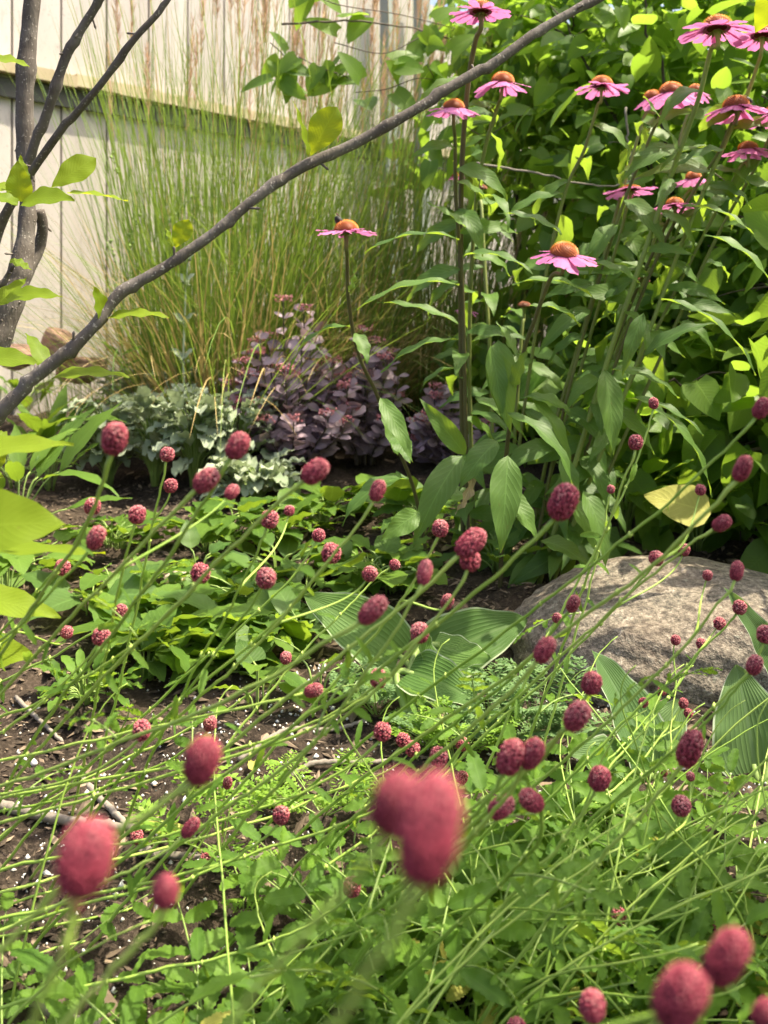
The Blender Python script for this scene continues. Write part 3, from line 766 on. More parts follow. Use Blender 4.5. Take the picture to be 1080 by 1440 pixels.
# climbing vine sprays in front of the fence
vine = thing('climbing_vine', 'thin vine with scattered lobed green leaves hanging before the pale fence', 'vine', W(560, 170, 3.0))
mb = MB(); lf = MB()
for rows in ([(640, 40, 3.0), (560, 20, 2.95), (470, 5, 2.9), (430, -20, 2.9)], [(650, 60, 3.0), (600, 50, 2.95), (540, 75, 2.9), (470, 60, 2.9)], [(640, 120, 3.0), (590, 110, 2.95), (545, 125, 2.9), (500, 130, 2.9)],
             [(420, 80, 2.9), (450, 95, 2.9), (480, 105, 2.9), (490, 110, 2.9)], [(380, 60, 2.9), (400, 80, 2.9), (400, 105, 2.9), (395, 120, 2.9)], [(600, 90, 2.95), (640, 160, 3), (680, 190, 3), (720, 170, 3)]):
    P = spline([W(*r) for r in rows], 20); tube(mb, P, 0.0016, 4, 0.5)
    k = 9
    ii = rng.integers(1, 20, k)
    leaves(lf, P[ii] + rng.normal(0, .02, (k, 3)), rng.normal(size=(k, 3)) * (1, .6, .8) + (0, 0, -.5), (0.1, -0.7, 0.6) + rng.normal(0, .4, (k, 3)), rng.uniform(.06, .11, k), rng.uniform(.05, .08, k), 'heart', 6, 3, 0.4, 0.2, back=.08)
mb.build('stems', M['shrub_wood'], vine); lf.build('foliage', M['shrub'], vine)

# ------------------------------------------------------------------ purple stonecrop
def stonecrop(cx, cy, rad, h, ns, label, seed):
    q = np.random.default_rng(seed)
    z0 = float(gz(cx, cy))
    t = thing('purple_stonecrop', label, 'stonecrop', (cx, cy, z0), 'purple stonecrop plants')
    st, lf, fl = MB(), MB(), MB()
    for _ in range(ns):
        a = q.uniform(0, 6.28); r = rad * math.sqrt(q.uniform())
        hh = h * q.uniform(.65, 1.08) * (1 - 0.6 * (r / rad) ** 2)
        b = np.array((cx + .3 * r * math.cos(a), cy + .3 * r * math.sin(a), z0))
        tip = np.array((cx + r * math.cos(a), cy + r * math.sin(a) * .8, z0 + hh))
        P = bez(b, b + (0, 0, hh * .4), tip - (0, 0, hh * .35), tip, 12)
        tube(st, P, np.linspace(.0035, .0022, 12), 5, q.uniform(0, 1))
        k = 22
        ii = np.linspace(2, 11, k).astype(int); aa = np.arange(k) * 2.4 + q.uniform(0, 6)
        D = np.stack([np.cos(aa), np.sin(aa), q.uniform(-.1, .5, k)], -1)
        L = q.uniform(.036, .062, k)
        leaves(lf, P[ii], D + (0, 0, .25), (0.25, -.6, .7) + q.normal(0, .3, (k, 3)), L, L * .6, 'obov', 4, 3, q.uniform(-.2, .5, k), .25, var=q.uniform(0, 1, k))
        if q.uniform() < .75:
            k = 46
            c = tip + np.clip(q.normal(0, 1, (k, 3)), -1.5, 1.5) * (.016, .016, .006) + (0, 0, .012)
            fl = MB(); pebbles(fl, c, q.uniform(.0024, .0046, k), np.ones((k, 3)), q.uniform(0, 1, k))
            fl.build('flower_cluster', M['sedum_flower'], t)
    st.build('stems', M['shrub_wood'], t); lf.build('foliage', M['sedum'], t)
stonecrop(-0.27, 2.95, .21, .50, 50, 'purple-leaved stonecrop with pink flower heads beside the lamb\'s ear', 41)
stonecrop(-0.06, 3.05, .13, .42, 22, 'purple-leaved stonecrop partly behind the lone coneflower stem', 42)
stonecrop(0.20, 3.0, .12, .24, 14, 'low purple stonecrop half hidden behind the coneflower stems', 43)

# ------------------------------------------------------------------ lamb's ear
def rosette(name, label, cat, cx, cy, n, L, wr, mat, prof, seed, group, up=(0.2, 1.0), h=0.08, curl=(0.3, 1.1), split=False, fold=.3, wave=.003, stemmat='green_stem', nseg=8):
    q = np.random.default_rng(seed)
    z0 = float(ground_at(cx, cy))
    t = thing(name, label, cat, (cx, cy, z0), group)
    st = MB(); lf = MB()
    for i in range(n):
        a = i * 2.4 + q.normal(0, .3); e = q.uniform(*up)
        d = np.array((math.cos(a), math.sin(a), 0))
        b = np.array((cx, cy, z0)) + d * .01
        hh = h * q.uniform(.4, 1.2)
        p1 = b + d * q.uniform(.15, .75) * L + (0, 0, hh)
        P = bez(b, b + (0, 0, hh * .6), p1 - d * .02, p1, 6)
        tube(st, P, 0.0017, 4, q.uniform(.3, 1))
        tgt = lf if not split else MB()
        l = L * q.uniform(.65, 1.15)
        leaves(tgt, p1, nrm(d * math.cos(e) + (0, 0, math.sin(e)) + q.normal(0, .12, 3)), (0, 0, 1) + -d * .3 + q.normal(0, .2, 3), l, l * wr * q.uniform(.85, 1.15), prof, nseg, 3, q.uniform(*curl), fold, wave, back=.12 if prof == 'heart' else 0)
        if split: tgt.build('leaf', M[mat], t)
    st.build('stalks', M[stemmat], t)
    if not split: lf.build('foliage', M[mat], t)
    return t
LE = 'silver lamb\'s ear plants'
for k, (px, Y, lb) in enumerate([(135, 2.9, 'silvery lamb\'s ear with felted leaves nearest the reddish rocks'), (200, 2.85, 'silvery lamb\'s ear in shade just behind the big oval burnet head'), (255, 2.8, 'silvery lamb\'s ear in front of the tall pale flower spike'),
        (315, 2.85, 'silvery lamb\'s ear tuft nearest the purple stonecrop'), (175, 3.25, 'sunlit pale lamb\'s ear against the dry grass base beside the rocks'), (240, 3.15, 'sunlit pale lamb\'s ear at the foot of the flower spike'),
        (300, 3.2, 'sunlit pale lamb\'s ear between dry grass and stonecrop'), (345, 2.7, 'small silvery lamb\'s ear in the shade under the stonecrop')]):
    px += 18
    cx = (px - 540) * Y / FPX
    rosette('lambs_ear', lb, "lamb's ear", cx, Y, 84, .088, .46, 'lambs', 'oblong', 60 + k, LE, (-.1, 1.0), .20 if k < 7 else .09, (.3, 1.2), fold=.35, wave=.006, stemmat='green_stem')
sp = thing('lambs_ear_spike', 'pale green lamb\'s ear flower spike standing before the tall grass', 'flower spike', W(262, 590, 2.95))
P = spline([W(262, 600, 2.95), W(258, 520, 2.95), W(259, 460, 2.95), W(262, 395, 2.95), W(266, 350, 2.95)], 24)
mb = MB(); tube(mb, P, np.linspace(.004, .002, 24), 6, .8); mb.build('stem', M['lambs'], sp)
mb = MB()
for f in (3, 7, 12, 17, 21):
    for s in (-1, 1):
        leaves(mb, P[f], (s * .6, -.3, .8), (-s * .6, -.6, .5), .06 - f * .0012, .024, 'ellip', 6, 3, .4, .3, .002)
    pebbles(mb, P[f] + rng.normal(0, .005, (14, 3)), rng.uniform(.004, .008, 14), np.ones((14, 3)), rng.uniform(0, 1, 14))
mb.build('foliage', M['lambs'], sp)
sp2 = thing('weed_stalk', 'tall thin weed with forked seed stalks in front of the fence', 'weed', W(168, 560, 3.0))
mb = MB(); lf = MB()
for rows in ([(168, 560), (172, 470), (176, 400), (183, 340), (196, 300)], [(172, 470), (160, 420), (165, 380), (150, 340)], [(176, 400), (205, 350), (240, 310), (270, 275)], [(183, 340), (170, 300), (160, 250), (157, 210)]):
    P = spline([W(a, b, 3.0) for a, b in rows], 18); tube(mb, P, .0017, 4, .9)
    pebbles(mb, P[-6:] + rng.normal(0, .006, (6, 3)), rng.uniform(.004, .009, 6), np.ones((6, 3)), rng.uniform(.4, 1, 6))
for b, t in (((170, 500), (140, 475)), ((170, 500), (205, 480)), ((172, 480), (165, 450)), ((170, 520), (200, 500))):
    a, c = W(*b, 3), W(*t, 3); leaves(lf, a, c - a, UPC, np.linalg.norm(c - a), .02, 'lance', 6, 3, .3, .2)
mb.build('stalks', M['green_stem'], sp2); lf.build('foliage', M['violet'], sp2)

# ------------------------------------------------------------------ broad low plants in the bed
BG = 'leafy low plants in the bed'
for k, (px, py, n, L, wr, prof, lb, h, up) in enumerate([
    (25, 770, 16, .20, .30, 'lance', 'low plant with long pointed leaves beneath the slanting magnolia branch', .17, (.2, 1.1)),
    (70, 690, 14, .17, .30, 'lance', 'low plant with long pointed leaves between the magnolia and lamb\'s ear', .16, (.2, 1.1)),
    (20, 690, 14, .19, .32, 'lance', 'pointed-leaved plant at the very edge under the big magnolia leaf', .12, (.3, 1.1)),
    (35, 585, 16, .13, .34, 'lance', 'pointed-leaved plant in front of the reddish rocks beneath the trunk', .12, (.3, 1.2)),
    (170, 770, 12, .09, .55, 'ovate', 'small broad-leaved plant with crossing burnet stalks in front of it', .05, (.0, .6)),
    (395, 760, 22, .085, .5, 'ovate', 'dark leafy clump just below the purple stonecrop', .06, (.0, .6)),
    (455, 745, 22, .085, .5, 'ovate', 'dark leafy clump between the stonecrop and the coneflower foot', .06, (.0, .6)),
    (430, 830, 20, .10, .5, 'ovate', 'dark leafy clump behind the pale hosta leaf', .05, (-.1, .5)),
    (520, 800, 20, .10, .5, 'ovate', 'dark leafy clump at the foot of the coneflowers behind the hosta', .06, (-.1, .6)),
    (345, 840, 18, .10, .5, 'ovate', 'leafy clump around the round burnet head near the flat stone', .05, (-.1, .5)),
    (590, 760, 20, .11, .42, 'ovate', 'leafy shaded clump among the coneflower stem bases', .09, (.1, .9)),
    (700, 800, 20, .11, .42, 'ovate', 'shaded leafy clump touching the side of the boulder', .08, (.1, .9)),
    (880, 760, 20, .12, .42, 'ovate', 'leafy clump just behind the crest of the boulder', .14, (.1, .9)),
    (980, 770, 16, .13, .42, 'ovate', 'broad leaves over the far end of the boulder crest', .14, (.1, .9))]):
    g = G(px, py); rosette('low_plant', lb, 'plant', g[0], g[1], n, L, wr, 'violet' if k < 10 else 'cone_leaf', prof, 80 + k, BG, up, h, (.2, 1.0), fold=.2)
GC = 'ground cover plants under the burnet'
qg = np.random.default_rng(77)
for k in range(26):
    px, py = [(qg.uniform(-20, 360), qg.uniform(760, 880)), (qg.uniform(330, 620), qg.uniform(720, 860)), (qg.uniform(180, 460), qg.uniform(840, 950))][k % 3]
    g = G(px, py)
    rosette('ground_cover_plant', 'small leafy green plant in the ground cover between stonecrop, hosta and magnolia leaves', 'plant', g[0], g[1], int(qg.integers(8, 16)), qg.uniform(.07, .12), qg.uniform(.5, .85), 'violet' if k % 4 else 'cone_leaf', ['ovate', 'ellip', 'heart'][k % 3], 1400 + k, GC, (-.2, .9), qg.uniform(.03, .09), (.2, .9), fold=.2)
for k, (x_, y_) in enumerate([(.95, 1.55), (1.15, 1.35), (1.3, 2.2), (1.0, 1.2)]):
    rosette('low_plant', 'leafy low plant past the end of the boulder beside the shading shrub', 'plant', x_, y_, 16, .12, .5, 'violet', 'ovate', 1500 + k, 'low plants past the boulder', (-.1, .8), .08, (.2, .9), fold=.2)
VG = 'violet plants with heart-shaped leaves'
for k, (px, py, n, lb) in enumerate([(250, 930, 10, 'violet plant with heart-shaped leaves over bare soil beside the weed rosette'), (300, 920, 10, 'violet plant with the largest heart-shaped leaves, before the flat stone'),
        (215, 890, 8, 'violet plant behind the paired round burnet heads'), (370, 930, 9, 'violet plant with pale leaf undersides beside the hosta'), (365, 1010, 6, 'bright young violet leaves on the bare soil below the others'),
        (445, 1000, 4, 'two small bright violet leaves standing before the hosta stalks'), (160, 850, 8, 'violet plant beneath the yellow-green magnolia leaf tip')]):
    g = G(px, py); rosette('violet_plant', lb, 'violet', g[0], g[1], n, .062 if k != 5 else .045, .95, 'violet', 'heart', 110 + k, VG, (-.5, .5), .07, (.1, .7), split=True, fold=.12, wave=.002)
g = G(120, 985); rosette('weed_rosette', 'tufted small-leaved weed rosette sitting on the bare soil edge', 'weed', g[0], g[1], 46, .055, .32, 'burnet_leaf', 'obov', 130, None, (.1, 1.3), .04, (.2, 1.0))

# ------------------------------------------------------------------ hostas
def hosta(root_px, mat, rows, label, stalkmat='green_stem'):
    g = G(*root_px)
    t = thing('hosta', label, 'hosta', g, 'hosta plants')
    for (b, tp, Y, w, N, cu, fo, dY) in rows:
        o = mag_leaf(b, tp, Y, w, N, cu, fo, dY, mat, t, 'leaf', 'heart', 22, 11, 0.0035)
        st = MB(); B = W(*b, Y)
        P = bez(g, g + (0, 0, .05), B - nrm(W(*tp, Y + dY) - B) * .06, B + nrm(W(*tp, Y + dY) - B) * .01, 10)
        tube(st, P, np.linspace(.007, .005, 10), 7, .6); st.build('stalk', M[stalkmat], o)
hosta((575, 1030), 'hosta', [
    ((562, 922), (428, 838), 1.70, .115, (0.3, -.85, .5), .7, .22, .02), ((598, 935), (742, 872), 1.74, .125, (-.25, -.8, .6), .7, .25, .06), ((610, 905), (690, 925), 1.66, .07, (.1, .5, -.7), .4, .2, -.05),
    ((575, 945), (676, 992), 1.60, .085, (.2, -.75, .6), .8, .25, -.07), ((592, 960), (588, 880), 1.63, .07, (.8, -.5, .1), .3, .5, .0), ((556, 960), (490, 990), 1.62, .07, (-.2, -.6, .7), .7, .2, -.05)],
    'green hosta with broad ribbed wavy leaves growing between violets and boulder')
hosta((900, 1100), 'hosta_blue', [((915, 1085), (832, 914), 1.45, .10, (.35, -.65, .55), .5, .3, .05), ((905, 1080), (960, 985), 1.5, .09, (-.3, -.7, .5), .6, .3, .05), ((880, 1085), (800, 1060), 1.42, .08, (0, -.6, .8), .6, .2, -.04)],
    'blue-green hosta with upright ribbed leaf against the boulder front')
hosta((1075, 1120), 'hosta_blue', [((1062, 1085), (1035, 935), 1.42, .12, (-.1, -.8, .5), .45, .25, .05), ((1100, 1080), (1120, 960), 1.45, .10, (.2, -.7, .5), .5, .3, .05), ((1100, 960), (1018, 826), 1.5, .05, (-.4, -.4, .8), .9, .25, -.02)],
    'blue-green hosta at the picture edge beside the end of the boulder')

# ------------------------------------------------------------------ ferny seedlings
def ferny(px, py, n, L, mat, label, seed, width=.28, name='ferny_seedling', nl=9, cat='seedling', up=(.3, 1.2)):
    q = np.random.default_rng(seed)
    g = G(px, py); z0 = g[2]
    t = thing(name, label, cat, g, 'ferny young plants')
    st, lf = MB(), MB()
    for i in range(n):
        a = i * 2.4 + q.normal(0, .3); e = q.uniform(*up)
        d = nrm((math.cos(a) * math.cos(e), math.sin(a) * math.cos(e), math.sin(e)))
        l = L * q.uniform(.7, 1.15)
        P = bez(g, g + d * l * .4, g + d * l * .75 + (0, 0, .01), g + d * l + (0, 0, -.12 * l), 14)
        tube(st, P, np.linspace(.0013, .0006, 14), 4, .7)
        for j in range(4, 14):
            s = nrm(np.cross(P[min(j + 1, 13)] - P[j - 1], (0, 0, 1)))
            for sg in (-1, 1):
                pl = L * width * math.sin(PI * (j - 2) / 13) + .004
                dd = nrm(s * sg + d * .6)
                k = nl
                f = np.linspace(.15, 1, k)
                c = P[j] + dd * pl * f[:, None]
                sd = nrm(np.cross(dd, (0, 0, 1)))
                dirs = dd * .8 + sd * np.where(np.arange(k) % 2, 1, -1)[:, None] * 1.0 + q.normal(0, .25, (k, 3))
                leaves(lf, c, dirs, (0, 0, 1) + q.normal(0, .3, (k, 3)), pl * .5 * (1.1 - .6 * f), pl * .16, 'lance', 3, 2, .3, 0)
    st.build('stalks', M['green_stem'], t); lf.build('foliage', M[mat], t)
ferny(312, 1200, 5, .12, 'fern', 'bright green ferny seedling alone on the bare soil beside a twig', 140, .34, nl=6, up=(.4, 1.4))
ferny(345, 1262, 4, .06, 'fern', 'tiny ferny seedling just below the straight grey twig', 141, .34, nl=6)
ferny(530, 1010, 8, .10, 'fern_blue', 'feathery grey-green plant in front of the hosta stalks', 142)
ferny(690, 1050, 9, .13, 'fern_blue', 'feathery green plant between the hosta and the boulder foot', 143)
ferny(750, 1045, 9, .14, 'fern_blue', 'tallest feathery plant against the boulder front', 144)
ferny(455, 1150, 7, .10, 'fern', 'feathery seedling beside the white perlite patch', 145)
ferny(640, 1075, 8, .11, 'fern', 'feathery plant behind the double blurred burnet head', 146)
# dropped leaf and sprig
g = G(230, 1166); mb = MB(); leaves(mb, g + (-.035, 0, .012), (1, .05, .05), (0, -.3, 1), .07, .03, 'ellip', 10, 5, .5, -.7, .002); tag(mb.build('fallen_leaf', M['yellow_leaf']), 'curled yellow leaf lying on the soil beside the ferny seedling', 'leaf')
g = G(358, 1098); mb = MB(); leaves(mb, g + (0, 0, .012), (-.3, .9, .3), (0, -.3, 1), .035, .018, 'lance', 8, 3, .5, .4, .002); tag(mb.build('fallen_leaf', M['yellow_leaf']), 'small pale fallen leaf tip on the soil above the perlite patch', 'leaf')

# ------------------------------------------------------------------ coneflowers
def cone_src():
    mb = MB()
    n = 230
    k = np.arange(n) + .5
    f = k / n
    ph = np.arccos(1 - f * 1.0); th = k * 2.39996
    d = np.stack([np.sin(ph) * np.cos(th), np.sin(ph) * np.sin(th), np.cos(ph)], -1)
    base = d * (1, 1, .62)
    for b, dd, ff in zip(base, d, f):
        L = .20; r = .05
        up = nrm(dd + (0, 0, .35))
        s = nrm(np.cross(up, (.3, .2, .9))); s2 = np.cross(up, s)
        ring = [b + (s * math.cos(a) + s2 * math.sin(a)) * r for a in (0, 2.09, 4.19)]
        mb.add(ring + [b + up * L], np.array([(0, 1, 3), (1, 2, 3), (2, 0, 3)]), None, [.2, .2, .2, .85 + .2 * rng.uniform() - .45 * ff ** 3])
    a = np.linspace(0, 2 * PI, 20, endpoint=False); hh = np.linspace(-.15, PI / 2, 9)
    A, B = np.meshgrid(a, hh, indexing='ij')
    V = np.stack([np.cos(B) * np.cos(A), np.cos(B) * np.sin(A), np.sin(B) * .62], -1) * .98
    i, j = np.meshgrid(np.arange(20), np.arange(8), indexing='ij'); i2 = (i + 1) % 20
    mb.add(V.reshape(-1, 3), np.stack([i * 9 + j, i2 * 9 + j, i2 * 9 + j + 1, i * 9 + j + 1], -1).reshape(-1, 4), None, .15)
    return mb
cone_mesh = cone_src()
LG = 'purple coneflower stems'
def lancing(t, b, tip, Y, w, N=UPC, curl=.8, dY=0.0, fold=.25, var=None, mat='cone_leaf'):
    return mag_leaf(b, tip, Y, w, N, curl, fold, dY, mat, t, 'leaf', 'lance', 12, 5, .003, var)
CONE = {}
def coneflower(fx, fy, wpx, Y, path, label, tilt=(0, 0.15), droop=.25, petal_n=15, rpx=2.6, green=.4, head=True, seed=0, nleaf=4, cap=.8):
    """flower centre in photo pixels, petal span in pixels, stem path in pixels from flower to foot"""
    q = np.random.default_rng(200 + seed)
    foot = G(*path[-1][:2]) if len(path[-1]) == 2 else W(*path[-1])
    t = thing('coneflower', label, 'coneflower', foot, LG)
    c = W(fx, fy, Y)
    ax = nrm((tilt[0], -tilt[1], 1.0))
    pts = [c - ax * .004, c - ax * .035]
    m_ = len(path) - 1
    for i, p in enumerate(path[:-1]):
        pts.append(W(p[0], p[1], Y + (foot[1] - Y) * (i + .7) / (m_ + .7)))
    pts.append(foot - (0, 0, .02))
    P = spline(np.array(pts), 60)
    R = np.linspace(rpx * .8, rpx * 1.05, 60) * Y / FPX
    R[:4] *= [1.9, 1.6, 1.25, 1.05]
    mb = MB(); tube(mb, P, R, 8, np.clip(green + np.linspace(.25, -.1, 60).repeat(8), 0, 1)); mb.build('stem', M['cone_stem'], t)
    rad = wpx * Y / FPX / 2
    e1 = nrm(np.cross(ax, (0, 1, 0))); e2 = np.cross(ax, e1)
    rc = rad * .36
    if head:
        fl = MB()
        aa = np.arange(petal_n) / petal_n * 2 * PI + q.normal(0, .07, petal_n)
        D = e1 * np.cos(aa)[:, None] + e2 * np.sin(aa)[:, None]
        dr = droop + q.normal(0, .09, petal_n)
        DD = D * np.cos(dr)[:, None] - ax * np.sin(dr)[:, None]
        L = (rad - rc * .75) * q.uniform(.9, 1.08, petal_n) / np.cos(np.clip(dr, 0, .6))
        leaves(fl, c + D * rc * .72, DD, ax + q.normal(0, .1, (petal_n, 3)), L, L * q.uniform(.42, .56, petal_n), 'petal', 9, 5, q.uniform(-.1, .35, petal_n), q.uniform(-.3, .12, petal_n), .0008, var=q.uniform(0, 1, petal_n))
        # notched tips are part of each petal's outline; sepals below
        petals = fl.build('petals', M['petal'], t)
        sp = MB(); ka = np.arange(14) * 2 * PI / 14
        Ds = e1 * np.cos(ka)[:, None] + e2 * np.sin(ka)[:, None]
        leaves(sp, c - ax * .004 + Ds * .003, Ds - ax * .35, ax, rc * .85, rc * .28, 'lance', 4, 3, .3, .1); sp.build('sepals', M['cone_leaf'], t)
        cm = MB()
        Rm = np.stack([e1, e2, ax], 1)
        for v_, uv_, va_ in zip(cone_mesh.v, cone_mesh.uv, cone_mesh.var):
            cm.v.append((v_ * (rc, rc, rc * (cap / .62))) @ Rm.T + c); cm.uv.append(uv_); cm.var.append(va_)
        cm.f = cone_mesh.f; cm.n = cone_mesh.n
        cm.build('cone', M['cone'], t)
    else:
        cm = MB(); Rm = np.stack([e1, e2, ax], 1)
        for v_, uv_, va_ in zip(cone_mesh.v, cone_mesh.uv, cone_mesh.var):
            cm.v.append((v_ * (rc, rc, rc)) @ Rm.T + c); cm.uv.append(uv_); cm.var.append(va_ * .35)
        cm.f = cone_mesh.f; cm.n = cone_mesh.n
        cm.build('seed_head', M['cone'], t)
    # alternate leaves down the stem, larger towards the foot
    for i in range(nleaf * 4):
        k = int(np.clip(21 + 37 * (i + q.uniform(.1, .9)) / max(nleaf * 4, 1), 14, 56))
        a = q.uniform(0, 6.28)
        d = nrm((math.cos(a), math.sin(a) * .8 - .25, q.uniform(-.3, .5)))
        L = q.uniform(.10, .16) * (.75 + .5 * k / 58)
        lf = MB(); leaves(lf, P[k], d, np.array((0, -.75, .8)) + q.normal(0, .25, 3), L, L * q.uniform(.22, .36), 'lance', 12, 5, q.uniform(.9, 1.9), .2, .003)
        lf.build('leaf', M['cone_leaf'], t)
    CONE[seed] = (t, P)
    return t
F = coneflower
F(676, 16, 90, 1.95, [(668, 60), (657, 130), (649, 250), (648, 420), (650, 600), (652, 790)], 'coneflower cut by the top edge on the thick dark upright stem', (.0, -.05), .12, seed=1, rpx=4.2, green=-.05, nleaf=2)
F(638, 152, 76, 2.0, [(640, 200), (641, 280), (650, 400), (655, 600), (660, 795)], 'coneflower just under the slanting branch on a slim dark stem', (.0, .05), .25, seed=2, rpx=3, green=0, nleaf=3)
F(707, 115, 80, 2.05, [(700, 150), (682, 210), (668, 300), (660, 500), (668, 790)], 'coneflower half crossed by the slanting branch, paler petals', (.1, .1), .3, seed=3, rpx=3, nleaf=3)
F(846, 120, 78, 2.05, [(840, 150), (822, 210), (795, 270), (765, 400), (735, 590), (708, 800)], 'coneflower alone against the darkest shrub shade, level pink petals', (.05, .0), .18, seed=4, nleaf=3)
F(917, 137, 62, 2.2, [(908, 160), (895, 200), (872, 280), (830, 430), (775, 620), (735, 805)], 'coneflower at the rear of the tight trio, small orange cap', (-.2, .1), .42, seed=5, nleaf=3)
F(944, 130, 86, 2.0, [(935, 150), (905, 215), (872, 300), (835, 420), (790, 590), (742, 812)], 'coneflower at the front of the tight trio, mauve drooping petals', (.0, .0), .45, seed=6, green=.2, nleaf=3)
F(978, 127, 52, 2.25, [(972, 150), (958, 190), (925, 320), (870, 500), (800, 700), (765, 800)], 'coneflower in the tight trio crossed by a pale green stem', (.2, .1), .38, seed=7, nleaf=2)
F(1008, 40, 106, 1.85, [(1000, 70), (982, 140), (955, 215), (915, 330), (860, 490), (800, 680), (755, 818)], 'large bright coneflower on the thick pale green stem', (-.02, -.12), .12, seed=8, rpx=4, green=.75, nleaf=3)
F(1072, 50, 88, 1.9, [(1066, 90), (1048, 140), (1020, 200), (960, 340), (900, 500), (820, 700), (775, 815)], 'bright pink coneflower cut off by the picture edge', (.1, -.1), .15, seed=9, rpx=3.4, green=.75, nleaf=3)
F(1035, 150, 92, 1.95, [(1028, 175), (1010, 215), (975, 270), (930, 350), (870, 500), (810, 680), (770, 812)], 'coneflower carrying a small dark bee on its cap near the edge', (.0, -.05), .35, seed=10, green=.1, nleaf=3)
F(1092, 160, 80, 2.0, [(1086, 185), (1060, 240), (1010, 330), (930, 500), (840, 700), (790, 808)], 'coneflower whose petals just enter at the picture edge', (.0, .0), .35, seed=11, nleaf=2)
F(1052, 210, 70, 2.0, [(1046, 230), (1022, 270), (985, 340), (930, 450), (860, 600), (790, 810)], 'coneflower with flat brown cap below the bee-visited one', (.0, -.05), .33, seed=12, nleaf=3)
F(975, 250, 56, 2.2, [(968, 270), (945, 310), (905, 400), (850, 540), (790, 700), (755, 800)], 'small coneflower behind a leaning stem under the trio', (-.1, .1), .4, seed=13, nleaf=3)
F(886, 266, 76, 2.15, [(883, 285), (872, 330), (845, 420), (805, 560), (765, 700), (735, 800)], 'faded pink coneflower with flat petals and hidden cap', (.0, -.1), .1, seed=14, cap=.35, nleaf=3)
F(949, 288, 62, 2.05, [(943, 305), (928, 335), (890, 420), (840, 550), (785, 700), (745, 812)], 'magenta coneflower with short flat petals above the leafy middle', (.0, -.05), .2, seed=15, green=.1, nleaf=3)
F(793, 357, 100, 1.75, [(775, 390), (752, 450), (735, 500), (718, 590), (709, 680), (703, 825)], 'nearest coneflower with wide open petals tipped towards the viewer', (.05, .28), .2, seed=16, rpx=3.6, green=.0, nleaf=0)
F(487, 324, 86, 1.75, [(488, 360), (491, 430), (505, 500), (530, 555), (560, 630), (585, 700), (605, 800)], 'lone coneflower with a bee, standing clear before the grass', (.0, .03), .12, seed=17, rpx=3.2, green=-.1, nleaf=0)
F(640, 248, 30, 3.2, [(640, 275), (642, 350), (648, 480), (655, 640, 3.1)], 'tiny far-off pink coneflower behind the thick dark stem', (.0, .1), .3, seed=18, rpx=1.5, nleaf=1)
F(657, 437, 34, 2.9, [(658, 455), (659, 520), (660, 600), (662, 680, 2.8)], 'small pale coneflower low behind the thick dark stem', (.1, .1), .2, seed=19, rpx=1.5, nleaf=1)
F(676, 265, 46, 2.5, [(677, 290), (682, 380), (690, 520), (695, 770)], 'brown spent coneflower head without petals beside the upright stem', (.1, .1), seed=20, head=False, nleaf=3)
F(737, 430, 46, 2.3, [(735, 455), (730, 520), (722, 650), (715, 790)], 'brown spent coneflower head under the nearest open flower', (.0, .1), seed=21, head=False, nleaf=3)
F(905, 395, 44, 2.3, [(896, 420), (870, 500), (830, 620), (785, 800)], 'brown spent coneflower head deep among the slanting stems', (.1, .1), seed=22, head=False, nleaf=5)

